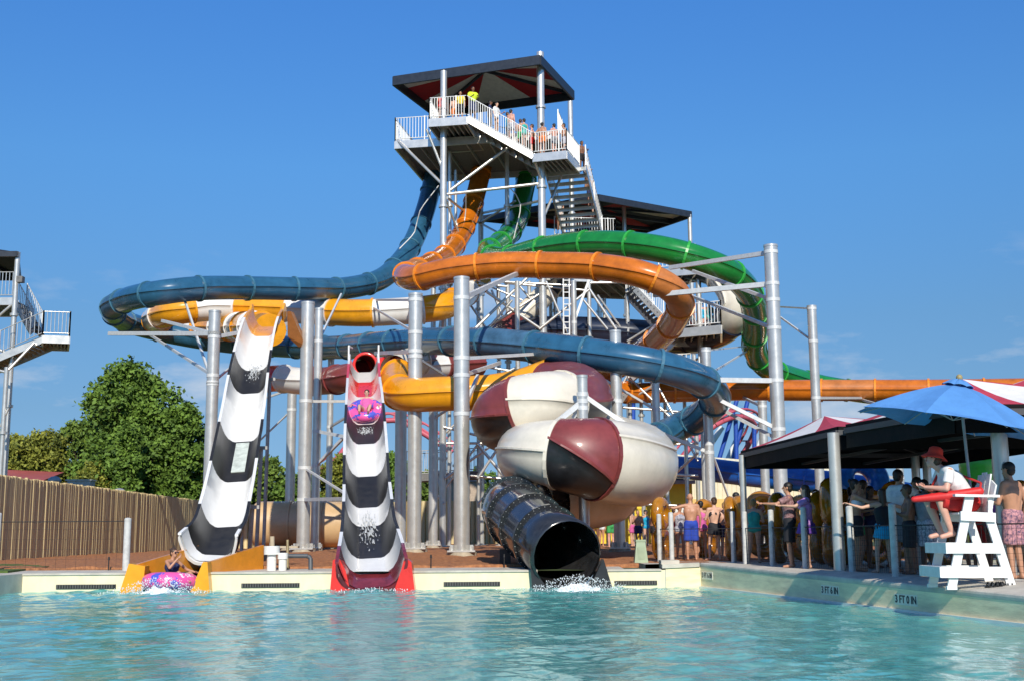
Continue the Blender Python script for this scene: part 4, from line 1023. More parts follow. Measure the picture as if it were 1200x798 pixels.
    def frust(mb, g, k, r1, r2):
        a, b = J['hp' + g], J['hp' + g].lerp(J['kn' + g], k); mb.tube(W(a), W(b), r1 * s * body, r2 * s * body, 14)
    for kind, c in clothes:
        m = MB()
        cq = lambda a, b, r1, r2: m.capsule(W(a), W(b), r1 * s * body, r2 * s * body, 12)
        if kind == 'shorts' or kind == 'trunks':
            k = .95 if kind == 'shorts' else .62
            cq(J['pel'] - hside * hipw * .7, J['pel'] + hside * hipw * .7, .132, .132); cq(J['pel'], J['pel'].lerp(J['wst'], .3), .13, .125)
            for g in 'LR': frust(m, g, k, .108, .108)
            v2, f2_ = remesh(m, .022 * s, 1, .3); o = MB(); o.add(v2, f2_, 0, True); kd(o, 'shorts', CL[c])
        elif kind == 'skirt':
            cq(J['pel'] - hside * hipw * .7, J['pel'] + hside * hipw * .7, .13, .13); kc = (J['knL'] + J['knR']) / 2
            m.tube(W(J['pel']), W(J['pel'].lerp(kc, .5)), .17 * s, .22 * s, 14); v2, f2_ = remesh(m, .022 * s, 1, .3); o = MB(); o.add(v2, f2_, 0, True); kd(o, 'skirt', CL[c])
        elif kind == 'brief':
            cq(J['pel'] - hside * hipw * .75 - V(0, 0, .02), J['pel'] + hside * hipw * .75 - V(0, 0, .02), .129, .129)
            o = MB(); v2, f2_ = remesh(m, .02 * s, 2, .4); o.add(v2, f2_, 0, True); kd(o, 'swim_bottoms', CL[c])
        elif kind == 'bikini':
            cq(J['chs'] - side * .075 + V(0, -.012, .0), J['chs'] + side * .075 + V(0, -.012, 0), ch * 1.04, ch * 1.04)
            for g in (-1, 1): m.ball(W(J['chs'] + side * .07 * g + V(0, -.10, .02)), .074 * s)
            # keep a band only
            v2, f2_ = remesh(m, .02 * s, 2, .4); zc = W(J['chs']).z; o = MB(); keep = [f for f in f2_ if all(abs(v2[i].z - zc) < .085 * s for i in f)]
            o.add(v2, keep, 0, True); kd(o, 'bikini_top', CL[c])
        else:  # shirt, swimsuit, tank, rash vest
            cq(J['pel'], J['wst'], .125, waist + inf + .012)
            cq(J['wst'] - side * .04, J['chs'] - side * .065, waist + .008, ch + inf); cq(J['wst'] + side * .04, J['chs'] + side * .065, waist + .008, ch + inf)
            cq(J['chs'] - side * .05, J['nck'] - side * .03 - up_ * .075, ch + inf, .08); cq(J['chs'] + side * .05, J['nck'] + side * .03 - up_ * .075, ch + inf, .08)
            if female:
                for g in (-1, 1): m.ball(W(J['chs'] + side * .07 * g + V(0, -.10, .02)), .077 * s)
            if kind in ('swimsuit', 'shirt'): cq(J['pel'] - hside * hipw * .7, J['pel'] + hside * hipw * .7, .13, .13)
            if kind == 'shirt':
                cq(J['shL'] - side * .045, J['shR'] + side * .045, .076, .076)
                for g in 'LR': m.tube(W(J['sh' + g]), W(J['sh' + g].lerp(J['el' + g], .72)), .066 * s, .072 * s, 12)
            v2, f2_ = remesh(m, .02 * s, 2, .4); o = MB(); o.add(v2, f2_, 0, True); kd(o, {'shirt': 'shirt', 'swimsuit': 'swimsuit'}.get(kind, 'top'), CL[c])
    if hat:
        m = MB(); n = 20; prof = [(.0, .155), (.05, .152), (.085, .125), (.094, .07), (.099, .045), (.13, .022), (.165, -.012), (.163, -.018), (.128, .014), (.09, .035)]
        vv = [];
        for (rr, zz) in prof:
            for q in range(n):
                an = 2 * math.pi * q / n; vv.append(hp(rr * math.cos(an), .01 + rr * 1.08 * math.sin(an), zz + .03 + .006 * math.sin(3 * an) * (rr > .12)))
        m.add(vv, [(i * n + q, i * n + (q + 1) % n, (i + 1) * n + (q + 1) % n, (i + 1) * n + q) for i in range(len(prof) - 1) for q in range(n)], 0, True); kd(m, 'bucket_hat', CL[hat])
    return root, W, hp, J, s

# ---------------------------------------------------------------- rafts
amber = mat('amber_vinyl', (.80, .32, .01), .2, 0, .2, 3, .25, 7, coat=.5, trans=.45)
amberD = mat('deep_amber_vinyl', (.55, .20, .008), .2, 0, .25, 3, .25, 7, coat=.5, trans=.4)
bluev = mat('clear_blue_vinyl', (.03, .22, .75), .15, 0, .2, 6, .3, 14, coat=.6, trans=.3)
def raft(px, py, d, yaw, label, tilt=0., m=None, Rr=.285, r=.17, double=True, z=None, roll=0.):
    p = P(px, py, d); zz = (.5 if z is None else z); k = 2 if double else 1
    root = empty('double_raft' if double else 'swim_ring', (p.x, p.y, zz), label, 'raft', 'vinyl rafts carried in the queue')
    rot = Matrix.Rotation(R(yaw), 3, 'Z') @ Matrix.Rotation(R(roll), 3, 'Y') @ Matrix.Rotation(R(90 + tilt), 3, 'X')
    hgt = Rr + r
    for i in range(k):
        c = V(p.x, p.y, zz) + rot @ V(0, hgt + i * (2 * Rr + r * 1.3), 0)
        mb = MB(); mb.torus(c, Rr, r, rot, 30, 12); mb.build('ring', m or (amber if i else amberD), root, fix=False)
        for a in (40, 140):
            hb = MB(); q = c + rot @ V((Rr) * math.cos(R(a)), Rr * math.sin(R(a)), r); q2 = rot @ V(.07, 0, .0)
            hb.poly([q - q2, q - q2 * .6 + rot @ V(0, 0, .04), q + q2 * .6 + rot @ V(0, 0, .04), q + q2], .012, 6)
            hb.build('handle', black, root)
    return root
# ---------------------------------------------------------------- people in the queue (right)
D = .5
person(810, 0, 32.5, 1.80, 185, 'tan', [('shorts', 'blue')], None, 'bald shirtless man in royal blue shorts with one arm stretched to a post', ('out', 'down'), z=D, lean=0)
person(838, 0, 32.4, 1.68, 195, 'fair', [('bikini', 'black'), ('skirt', 'black')], 'brown', 'woman in a black swim skirt seen from behind beside an amber raft', ('front', 'hip'), True, z=D, legs='shift', hairlen='bun')
person(822, 0, 33.6, 1.62, 170, 'tan', [('swimsuit', 'pink')], 'black', 'dark haired woman in pink just right of the man in blue shorts', ('front', 'down'), True, z=D)
person(797, 0, 33.8, 1.55, 20, 'tan', [('swimsuit', 'plaid')], 'brown', 'woman in a patterned suit left of the man in blue shorts', ('front', 'down'), True, z=D)
person(884, 0, 29.6, 1.55, 160, 'fair', [('swimsuit', 'teal')], 'blond', 'fair child in a teal swimsuit by the canopy corner post', ('down', 'front'), True, z=D, legs='shift')
person(874, 0, 33.0, 1.65, 100, 'brown', [('shorts', 'navy')], 'black', 'dark haired boy between the black skirt woman and the canopy corner', ('front', 'front'), z=D)
person(926, 0, 25.4, 1.78, 250, 'tan', [('shirt', 'print'), ('shorts', 'black')], 'black', 'tall dark haired person in a dark print top reaching for the rope', ('reach', 'down'), z=D)
person(946, 0, 24.75, 1.70, 255, 'fair', [('shirt', 'lilac'), ('skirt', 'purple')], 'brown', 'long haired woman in lilac top and purple shorts', ('reach', 'reach'), True, z=D, hairlen='long')
person(1004, 0, 22.7, 1.72, 80, 'tan', [('bikini', 'white'), ('trunks', 'black')], 'black', 'woman in black shorts facing right behind the post left of the turquoise suit', ('front', 'reach'), True, z=D, hairlen='bun')
person(1036, 0, 21.7, 1.50, 185, 'fair', [('swimsuit', 'black'), ('bikini', 'black'), ('skirt', 'cyan')], 'brown', 'girl with a bright turquoise swim wrap seen from behind', ('out', 'out'), True, z=D, hairlen='long', legs='shift')
person(1022, 0, 24.6, 1.66, 20, 'brown', [('swimsuit', 'navy')], 'black', 'dark haired woman in navy behind the turquoise wrap girl', ('front', 'front'), True, z=D, hairlen='long')
person(1056, 0, 22.0, 1.86, 120, 'tan', [('shirt', 'white'), ('shorts', 'grey')], 'black', 'tall man in a white shirt left of the lifeguard', ('front', 'reach'), z=D)
person(1066, 0, 20.9, 1.55, 265, 'brown', [('shorts', 'black')], 'brown', 'shirtless boy in long black shorts left of the lifeguard chair', ('crossed', 'crossed'), z=D)
person(1086, 0, 20.7, 1.62, 120, 'dark', [('shirt', 'grey'), ('shorts', 'plaid')], 'black', 'person in plaid swim shorts just left of the lifeguard chair', ('front', 'down'), z=D)
person(1188, 0, 18.4, 1.78, 215, 'tan', [('shorts', 'floral')], 'black', 'shirtless man in floral shorts right of the lifeguard chair', ('front', 'side'), z=D)
person(1148, 0, 23.0, 1.70, 150, 'brown', [('shorts', 'red')], 'brown', 'shirtless person in red shorts behind the lifeguard chair', ('down', 'front'), z=D)
person(1214, 0, 19.5, 1.72, 180, 'fair', [('shorts', 'orange')], 'brown', 'shirtless boy in orange shorts at the right edge', ('down', 'down'), z=D)
person(966, 0, 29.5, 1.7, 60, 'brown', [('shirt', 'grey'), ('shorts', 'navy')], 'black', 'person in grey shirt behind the large amber rafts', ('front', 'down'), z=D)
extra = [(850, 34.5, 'fair', 'blond', 'trunks', 'navy', 'boy in navy trunks far behind the black skirt woman'), (857, 34.0, 'tan', 'brown', 'swimsuit', 'teal', 'woman in a teal suit behind the black skirt woman'), (864, 32.4, 'brown', 'black', 'trunks', 'red', 'boy in red trunks right of the black skirt woman'),
 (862, 33.0, 'tan', 'brown', 'swimsuit', 'purple', 'woman in a purple suit behind the canopy corner post'), (896, 31.5, 'fair', 'blond', 'trunks', 'green', 'blond boy in green trunks under the held up raft'), (914, 30.2, 'brown', 'black', 'swimsuit', 'white', 'woman in a white suit left of the dark print top'),
 (958, 28.6, 'tan', 'black', 'trunks', 'blue', 'man in bright blue trunks behind the lilac top woman'), (984, 26.8, 'brown', 'black', 'shirt', 'navy', 'person in a navy shirt behind the second canopy post'), (1000, 26.0, 'dark', 'black', 'swimsuit', 'red', 'woman in a red suit deep in the canopy shade'),
 (1014, 25.2, 'tan', 'brown', 'trunks', 'green', 'boy in green trunks left of the turquoise wrap girl'), (1046, 25.2, 'brown', 'black', 'trunks', 'orange', 'boy in orange trunks between the wrap girl and the white shirt'), (1078, 23.2, 'tan', 'black', 'shirt', 'black', 'person in a black shirt behind the plaid shorts'),
 (1098, 22.4, 'brown', 'brown', 'swimsuit', 'navy', 'woman in navy just behind the lifeguard knees'), (1122, 22.6, 'tan', 'black', 'trunks', 'print', 'man in dark print trunks behind the lifeguard chair ladder'), (1164, 21.0, 'dark', 'black', 'swimsuit', 'purple', 'woman in purple behind the last canopy post'), (1006, 24.4, 'fair', 'brown', 'swimsuit', 'floral', 'woman in a floral suit beside the woman in black shorts')]
for k, (px, d, sk, hr, kd_, c, lb) in enumerate(extra):
    fem = kd_ == 'swimsuit'
    person(px, 0, d, 1.6 + .035 * (k * 3 % 7), (k * 53) % 360, sk, [(kd_, c)] + ([('shorts', 'grey')] if kd_ == 'shirt' else []), hr, lb, ('front', 'hip' if k % 3 == 0 else 'crossed' if k % 3 == 1 and not fem else 'down'), fem, z=D, hairlen='long' if fem and k % 2 else 'short', legs='shift' if k % 2 else 'stand')
# far group at the yellow wall
farp = [(610 + 62 + 8, 1.7, 'tan', 'blue'), (692, 1.65, 'fair', 'red'), (705, 1.6, 'tan', 'white'), (716, 1.72, 'pink', 'green'), (735 - 8, 1.78, 'brown', 'orange'), (748, 1.6, 'tan', 'navy'), (757, 1.66, 'fair', 'cyan'), (765, 1.62, 'tan', 'black'), (698, 1.7, 'brown', 'yellow'), (741, 1.7, 'fair', 'pink'), (790, 1.7, 'tan', 'red'), (838, 1.7, 'brown', 'white'), (858, 1.72, 'tan', 'navy'), (869, 1.66, 'fair', 'green')]
for k, (px, h, sk, c) in enumerate(farp):
    fem = k % 2 == 0
    person(px, 0, 52 + (k * 37 % 5), h, (k * 67) % 360, sk, [('swimsuit' if fem else 'trunks', c)], ('black', 'brown', 'blond')[k % 3], '%s in %s %s standing far back by the yellow wall' % (('woman' if fem else 'man'), c, 'suit' if fem else 'trunks'), ('down', 'front' if k % 3 else 'hip'), fem, z=.62, group='people far back by the yellow wall', face=False)
# rafts
for (px, d, yaw, lb, kw) in [
    (774, 31.9, 65, 'amber double raft standing left of the bald man', {}), (825, 34.2, 40, 'amber double raft standing between the bald man and the black skirt woman', {}),
    (856, 31.8, 80, 'dark amber double raft right of the black skirt woman', {}), (866, 31.5, 100, 'amber double raft just left of the canopy corner post', {}), (892, 31, 15, 'bright amber double raft held high behind the teal child', dict(z=.6)),
    (912, 28.8, 60, 'amber double raft in front of the print top person', {}), (974, 25.6, 78, 'tall amber double raft right of the lilac top woman', dict(Rr=.29, r=.22)), (962, 27.8, 50, 'amber double raft behind the purple shorts', {}), (990, 27, 60, 'amber double raft behind the second canopy post', {}),
    (1022, 27.5, 20, 'amber double raft in the shade behind the turquoise wrap girl', {}), (1050, 26.5, 30, 'amber double raft behind the tall man in white', dict(z=.65)), (1100, 24.5, 40, 'amber double raft behind the lifeguard chair front', {}),
    (1176, 21.5, 70, 'amber double raft right behind the lifeguard chair', {}), (1198, 23, 30, 'amber double raft at the right edge behind the floral shorts man', {}), (940, 31, 20, 'amber double raft at the back between the tall columns', {})]:
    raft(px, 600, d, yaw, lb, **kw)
raft(1016, 600, 30, 15, 'clear blue ring held up above the crowd beneath the canopy', m=bluev, double=False, z=1.75, tilt=-15, Rr=.5, r=.28)

# ---------------------------------------------------------------- net fence
postm = mat('weathered_white_post', (.58, .58, .56), .6, 0, .12, 8)
netm = mat('black_netting', (.02, .02, .022), .7)
NF = empty('net_fence', (6, 24, .5), 'rope and net fence on pale round posts along the right pool deck', 'net fence')
posts = [(772, 31.2, 603), (786, 30.6, 601), (858, 29.8, 600), (872, 28.6, 600), (903, 26.7, 598), (941, 24.5, 595), (995, 22.2, 594), (1045, 20.3, 591)]
tops = []
for (px, d, ty) in posts:
    a = P(px, ty, d); mb = MB(); mb.tube((a.x, d, D - .02), (a.x, d, a.z), .062, None, 14); mb.ball((a.x, d, a.z), .062, None, .03, 12, z0=0); mb.build('post', postm, NF); tops.append(V(a.x, d, D))
tops.append(V(8.3, 15, D))
def net(parent, a, b, h0, h1, step=.09):
    mb = MB(); Ln = (b - a).length; k = int(Ln / step)
    for i in range(k + 1):
        p = a.lerp(b, i / k); mb.bar(p + V(0, 0, h0), p + V(0, 0, h1), .004, .004)
    z = h0
    while z <= h1 + .01: mb.bar(a + V(0, 0, z), b + V(0, 0, z), .004, .004); z += step
    mb.build('netting', netm, parent)
    rb = MB(); rb.tube(a + V(0, 0, h1), b + V(0, 0, h1), .012, None, 6); rb.build('rope', netm, parent)
for a, b in zip(tops[:-1], tops[1:]): net(NF, a, b, .05, .84)
LF = empty('net_fence', (-13, 29.2, .42), 'fine net fence on a pale pipe post at the left pool edge', 'net fence')
pts_ = []
for px, ty in ((150, 608), (-2, 602)):
    a = P(px, ty, 29.6); mb = MB(); mb.tube((a.x, 29.6, .4), (a.x, 29.6, a.z), .085, None, 14); mb.ball((a.x, 29.6, a.z), .085, None, .04, 12, z0=0); mb.build('post', postm, LF); pts_.append(V(a.x, 29.6, .42))
net(LF, pts_[1], pts_[0], .05, 1.2, .24)

# ---------------------------------------------------------------- canopies
valance = mat('black_canopy_fabric', (.008, .0075, .008), .85, 0, .2, 2, .3, 5, spec=.2)
def canopy(name, c4, ap, label, fas=.42, stripes=None):
    root = empty(name, (c4[0].x, c4[0].y, .5), label, 'shade canopy')
    n = 4; mb = MB(); c = ap; st = stripes or [0, 1, 1, 0]
    for i in range(4):
        a, b = c4[i], c4[(i + 1) % 4]; cuts = (0, .22, .80, 1)
        for j in range(3):
            A = a.lerp(b, cuts[j]); B = a.lerp(b, cuts[j + 1]); k = 6; dn = V(0, 0, -.02)
            col = j % 2
            vs = []
            for q in range(k + 1):
                t = q / k; sag = -.05 * math.sin(math.pi * t)
                vs += [A.lerp(c, t) + V(0, 0, sag), B.lerp(c, t) + V(0, 0, sag)]
            mb.add(vs, [(2 * q, 2 * q + 1, 2 * q + 3, 2 * q + 2) for q in range(k)], col)
            mb.add([v + dn for v in vs], [(2 * q, 2 * q + 2, 2 * q + 3, 2 * q + 1) for q in range(k)], 2)
    mb.build('canopy_cloth', [mat('red_top_canvas', (.48, .04, .07), .75, 0, .1, 4), mat('white_top_canvas', (.76, .74, .72), .75, 0, .05, 4), valance], root, fix=False)
    vb = MB()
    for i in range(4):
        a, b = c4[i], c4[(i + 1) % 4]; L_ = (b - a).length; k = max(2, int(L_ / .6))
        for j in range(k):
            p, q = a.lerp(b, j / k), a.lerp(b, (j + 1) / k)
            vb.slab([p + V(0, 0, .02), q + V(0, 0, .02), q - V(0, 0, fas), p - V(0, 0, fas)], .02, 0, V(0, .02, 0) if abs((b - a).x) > abs((b - a).y) else V(1, 0, 0))
    vb.build('valance', valance, root)
    fb = MB()
    for i in range(4): fb.bar(c4[i] - V(0, 0, .1), c4[(i + 1) % 4] - V(0, 0, .1), .08, .1)
    for i in range(4): fb.bar(c4[i] - V(0, 0, .1), ap - V(0, 0, .12), .05, .06)
    for t in (.33, .66): fb.bar(c4[0].lerp(c4[1], t) - V(0, 0, .3), c4[3].lerp(c4[2], t) - V(0, 0, .3), .06, .06)
    fb.build('roof_frame', mat('dark_grey_frame', (.06, .06, .065), .6), root)
    return root
def cpost(root, x, y, z, r=.095):
    mb = MB(); mb.tube((x, y, D - .02), (x, y, z), r, None, 16); mb.tube((x, y, D), (x, y, D + .02), r * 1.9, None, 12); mb.build('post', galv, root)
c0 = P(868, 529, 29.3); zc = c0.z
q0 = V(c0.x, 29.3, zc); q1 = V(6.15, 22.6, zc); q2 = V(10.4, 22.6, zc); q3 = V(10.2, 29.6, zc)
ap = P(966, 487, 27.0)
cA = canopy('shade_canopy', [q1, q2, q3, q0], ap, 'far black valanced shade canopy with a red and white striped top over the queue')
cpost(cA, P(872, 600, 29.0).x, 29.0, zc - .1, .08); cpost(cA, P(981, 600, 22.6).x, 22.6, zc - .1, .11); cpost(cA, P(1076, 600, 29).x, 29, zc - .1, .1); cpost(cA, 10.0, 29, zc - .1, .1)
r0 = V(6.25, 22.4, zc + .02); r1 = V(6.78, 18.3, zc - .05); r2 = V(12.2, 18.3, zc - .05); r3 = V(11.5, 22.4, zc + .02); ap2 = P(1128, 444, 19.9)
cB = canopy('shade_canopy', [r1, r2, r3, r0], ap2, 'near black valanced shade canopy over the lifeguard chair')
cpost(cB, P(1177, 600, 18.6).x, 18.6, zc - .1, .125); cpost(cB, 12.2, 18.6, zc - .1, .12)
z3 = P(1165, 458, 27).z; s0 = P(1150, 456, 27); s0.z = z3
cC = canopy('shade_canopy', [s0, s0 + V(5, 0, 0), s0 + V(5, 5, 0), s0 + V(0, 5, 0)], s0 + V(2.2, 2.5, .6), 'third shade canopy half hidden behind the blue umbrella at the right edge', .5)
cpost(cC, s0.x + .3, 27.2, z3 - .1); cpost(cC, s0.x + 4.7, 27.2, z3 - .1)

# ---------------------------------------------------------------- lifeguard chair
cx, cy, cz = P(1113, 689, 17.4).x, 17.4, .385
LC = empty('lifeguard_chair', (cx + .4, cy + .4, cz), 'tall white wooden lifeguard chair under the blue umbrella', 'lifeguard chair')
wd = .78
def plank(name, a, b, w, h, up=V(0, 0, 1)):
    mb = MB(); mb.bar(a, b, w, h, up=up); return mb.build(name, whitewood, LC)
def C(px, py, dy=0.): # point on the near side plane
    p = P(px, py, cy); return V(p.x, cy + dy, p.z)
for dy in (0, wd):
    plank('leg', C(1115, 689, dy), C(1136, 581, dy), .04, .125, V(1, 0, 0)); plank('leg', C(1186, 689, dy), C(1158, 602, dy), .04, .125, V(1, 0, 0))
    plank('foot_block', C(1109, 688.5, dy), C(1121, 688.5, dy), .06, .05)
    plank('side_board', C(1101, 670, dy - .045), C(1180, 670, dy - .045), .035, .155)
    plank('side_board', C(1108, 642, dy - .045), C(1172, 642, dy - .045), .035, .145)
    plank('seat_board', C(1124, 604, dy - .045), C(1165, 606, dy - .045), .04, .13)
    plank('armrest', C(1117, 580, dy - .03), C(1169, 581, dy - .03), .11, .035)
    plank('rear_brace', C(1160, 604, dy), C(1160, 583, dy), .04, .06, V(1, 0, 0))
# front boards and treads across
for (px, py) in ((1101, 670), (1108, 642)):
    a = C(px, py, -.06); plank('step_front', a, a + V(0, wd + .1, 0), .03, .15); plank('step_tread', a + V(.1, 0, .065), a + V(.1, wd + .1, .065), .19, .03)
sb = MB()
for k in range(6): q = C(1126 + k * 7, 601, 0); sb.bar(q, q + V(0, wd, 0), .07, .025)
sb.build('seat_slats', whitewood, LC)
bk = MB()
for k in range(5):
    y = cy + .07 + k * .16; hgt = [.52, .61, .64, .61, .52][k]
    a = V(C(1159, 600).x, y, C(1159, 604).z); bk.slab([a + V(0, -.077, 0), a + V(0, .077, 0), a + V(.12, .077, hgt - (.08 if k == 4 else 0)), a + V(.12, -.077, hgt - (.08 if k == 0 else 0))], .022, 0, V(1, 0, -.1))
bk.build('backrest', whitewood, LC)
plank('back_rail', V(C(1162, 590).x, cy, C(1162, 592).z), V(C(1162, 590).x, cy + wd, C(1162, 592).z), .03, .08)
# sandals
SDL = empty('sandals', tuple(C(1166, 688, .1)), 'pair of black strappy sandals at the foot of the lifeguard chair', 'sandals')
for k in range(2):
    mb = MB(); a = C(1157 + k * 14, 688.5, -.04 + k * .06); mb.ball(a + V(.09, 0, .015), .15, .05, .018, 12)
    for j in range(4): mb.torus(a + V(.0 + j * .06, 0, .035), .045, .012, Matrix.Rotation(R(90), 3, 'Y'), 12, 5)
    mb.build('sandal', black, SDL)
# umbrella
um = mat('blue_umbrella_canvas', (.09, .27, .60), .8, 0, .06, 3, .15, 12)
top = P(1123, 450, 17.9); UB = empty('umbrella', (top.x, top.y, .4), 'faded blue umbrella fixed above the lifeguard chair', 'umbrella')
tilt = Matrix.Rotation(R(11), 3, 'Y') @ Matrix.Rotation(R(4), 3, 'X')
mb = MB(); n = 8; sub = 6; rad_ = 1.46; rows = 7
vs = []
for j in range(rows + 1):
    t = .09 + (1 - .09) * j / rows
    for i in range(n * sub):
        q = 2 * math.pi * i / (n * sub) + .2; ph = (i % sub) / sub
        cat = 1 - (1 - math.cos(math.pi / n)) * math.sin(math.pi * ph) - .045 * math.sin(math.pi * ph) * t
        zz = -.62 * t ** 1.35 - .10 * math.sin(math.pi * ph) * t * (.4) + (.07 * math.sin(math.pi * ph) if j == rows else 0)
        vs.append(top + tilt @ V(math.cos(q) * rad_ * t * cat, math.sin(q) * rad_ * t * cat, zz))
N1 = n * sub; fs = [(j * N1 + i, j * N1 + (i + 1) % N1, (j + 1) * N1 + (i + 1) % N1, (j + 1) * N1 + i) for j in range(rows) for i in range(N1)]
mb.add(vs, fs, 0, False); mb.build('canopy', um, UB, fix=False)
mb = MB(); vs = []
for (rr, zz) in ((.02, .07), (.14, .03), (.24, -.035)):
    for i in range(N1):
        q = 2 * math.pi * i / N1 + .2; ph = (i % sub) / sub; vs.append(top + tilt @ V(math.cos(q) * rr * (1 - .06 * math.sin(math.pi * ph)), math.sin(q) * rr, zz + .02 * math.sin(math.pi * ph)))
mb.add(vs, [(j * N1 + i, j * N1 + (i + 1) % N1, (j + 1) * N1 + (i + 1) % N1, (j + 1) * N1 + i) for j in range(2) for i in range(N1)]); mb.build('vent_cap', um, UB, fix=False)
mb = MB(); foot = V(C(1152, 600).x, cy + wd * .5, C(1130, 592).z); mb.tube(top + tilt @ V(0, 0, .05), foot, .022); mb.build('pole', galv2, UB)
mb = MB(); mb.ball(top + tilt @ V(0, 0, .10), .05, .05, .055); mb.build('finial', mat('brass_finial', (.35, .28, .12), .5), UB)
for i in range(8):
    q = 2 * math.pi * i / 8 + .2; mb = MB(); mb.tube(top + tilt @ V(0, 0, -.04), top + tilt @ V(math.cos(q) * rad_ * .97, math.sin(q) * rad_ * .96, -.63), .009, None, 5)
    mb.tube(top + tilt @ V(0, 0, -.55), top + tilt @ V(math.cos(q) * rad_ * .5, math.sin(q) * rad_ * .5, -.30), .008, None, 5); mb.build('rib', galv2, UB)

# lifeguard, sitting and facing left (yaw 270 turns -Y to -X)
sx = C(1147, 596).x; sz = C(1147, 599).z; sy = cy + wd * .5
# local frame: x = left hand side, -y = forward ; origin under the pelvis
pz0 = .10
CL['hatred'] = cloth('hat_red', (.85, .045, .02))
jj = dict(pel=V(0, 0, pz0 + .03), wst=V(0, -.09, pz0 + .17), chs=V(0, -.22, pz0 + .33), nck=V(0, -.33, pz0 + .50), hd=V(0, -.44, pz0 + .62),
          shL=V(.19, -.30, pz0 + .45), shR=V(-.19, -.30, pz0 + .45), hpL=V(.10, -.05, pz0 + .01), hpR=V(-.10, -.05, pz0 + .01),
          knL=V(.15, -.44, pz0 + .06), knR=V(-.16, -.50, pz0 + .06), anL=V(.12, -.30, pz0 - .36), anR=V(-.12, -.36, pz0 - .36), ftL=V(.13, -.44, pz0 - .43), ftR=V(-.13, -.50, pz0 - .43),
          elL=V(.27, -.38, pz0 + .21), elR=V(-.26, -.38, pz0 + .21), haL=V(.06, -.60, pz0 + .24), haR=V(-.05, -.56, pz0 + .24), headrot=Matrix.Rotation(R(-14), 3, 'X') @ Matrix.Rotation(R(-25), 3, 'Z'))
rootg, Wg, hpg, Jg, sg_ = person(0, 0, 0, 1.88, 270, 'pink', [('shirt', 'white'), ('shorts', 'red')], 'brown', 'lifeguard in a red bucket hat, white shirt and red shorts sitting on the white chair', loc=V(sx, sy, sz), joints=jj, group='lifeguards', detail=True, hat='hatred', body=1.1)
# red rescue tube across the lap
RT = MB(); RT.capsule(Wg(V(.42, -.52, pz0 + .12)), Wg(V(-.40, -.20, pz0 + .16)), .085, .085, 14)
a_, b_ = V(C(1079, 592).x, sy - .10, C(1083, 584).z), V(C(1150, 583).x, sy - .34, C(1148, 575).z)
RT = MB(); RT.capsule(a_, a_.lerp(b_, .5) - V(0, 0, .015), .045, .075, 14); RT.capsule(a_.lerp(b_, .5) - V(0, 0, .015), b_, .075, .065, 14)
rtb = empty('rescue_tube', tuple(a_), 'red foam rescue tube lying across the lap of the lifeguard', 'rescue tube'); v2, f2_ = remesh(RT, .015, 4); o = MB(); o.add(v2, f2_, 0, True); o.build('foam_body', mat('red_foam', (.62, .02, .02), .5, 0, .08, 5), rtb, fix=False)
o = MB(); o.poly([b_, b_ + V(.05, .05, .12), Wg(V(.0, -.18, pz0 + .45)), Wg(V(-.1, -.36, pz0 + .42)), Wg(V(-.2, -.42, pz0 + .25)), a_.lerp(b_, .7)], .018, 6); o.build('strap', mat('red_webbing', (.5, .02, .02), .7), rtb)

# ---------------------------------------------------------------- buildings
yelW = mat('yellow_wall_paint', (.95, .66, .05), .7, 0, .06, 1.2); beige = mat('beige_corrugated_metal', (.72, .64, .46), .55, 0, .05, 2); orangeW = mat('apricot_wall_paint', (.80, .50, .17), .7, 0, .06, 2)
trim = mat('grey_trim', (.4, .4, .4), .6); bluR = mat('navy_gable', (.03, .06, .14), .6)
BA = empty('building', (P(740, 600, 68).x, 68, .5), 'low bright yellow building with a dark gable behind the spiral tube', 'building')
xa, xb = P(640, 600, 68).x, P(812, 600, 68).x; zt = P(750, 567, 68).z
mb = MB(); mb.box(((xa + xb) / 2, 71, (zt + .4) / 2), (xb - xa, 6, zt - .4)); mb.build('wall', yelW, BA)
mb = MB(); mb.box(((xa + xb) / 2, 67.9, zt + .1), (xb - xa + .3, .3, .2)); mb.build('eave_trim', trim, BA)
mb = MB(); gm = P(752, 545, 68); mb.slab([V(P(694, 560, 68).x, 68.2, zt + .2), V(P(806, 560, 68).x, 68.2, zt + .2), V(P(800, 560, 68).x, 68.2, zt + .9), V(gm.x, 68.2, gm.z + 1.0)], 5, 0, V(0, 1, 0)); mb.build('gable_roof', bluR, BA)
mb = MB(); mb.box((P(800, 600, 68).x, 67.93, 1.6), (1.0, .1, 2.1)); mb.build('door', mat('white_sign_board', (.7, .7, .68), .6), BA)
BB = empty('building', (P(900, 600, 84).x, 84, .5), 'long beige corrugated building with an apricot base behind the queue', 'building')
xa, xb = P(770, 600, 84).x, P(1020, 600, 84).x; za = P(780, 536, 84).z; zb_ = P(1010, 556, 84).z; zm = P(880, 584, 84).z
mb = MB(); k = 90
for i in range(k):
    x0 = xa + (xb - xa) * i / k; x1 = xa + (xb - xa) * (i + 1) / k; z0_ = za + (zb_ - za) * i / k; z1_ = za + (zb_ - za) * (i + 1) / k; y = 84 + (.06 if i % 2 else 0)
    mb.slab([V(x0, y, zm), V(x1, y, zm), V(x1, y, z1_), V(x0, y, z0_)], .5, 0, V(0, 1, 0))
mb.build('upper_wall', beige, BB)
mb = MB(); mb.box(((xa + xb) / 2, 84.1, (zm + .4) / 2), (xb - xa, .7, zm - .4)); mb.build('base_wall', orangeW, BB)
mb = MB(); mb.bar(V(xa - .2, 83.8, za + .15), V(xb + .2, 83.8, zb_ + .15), .8, .35); mb.build('roof_edge', mat('cream_roof_edge', (.75, .70, .55), .5), BB)
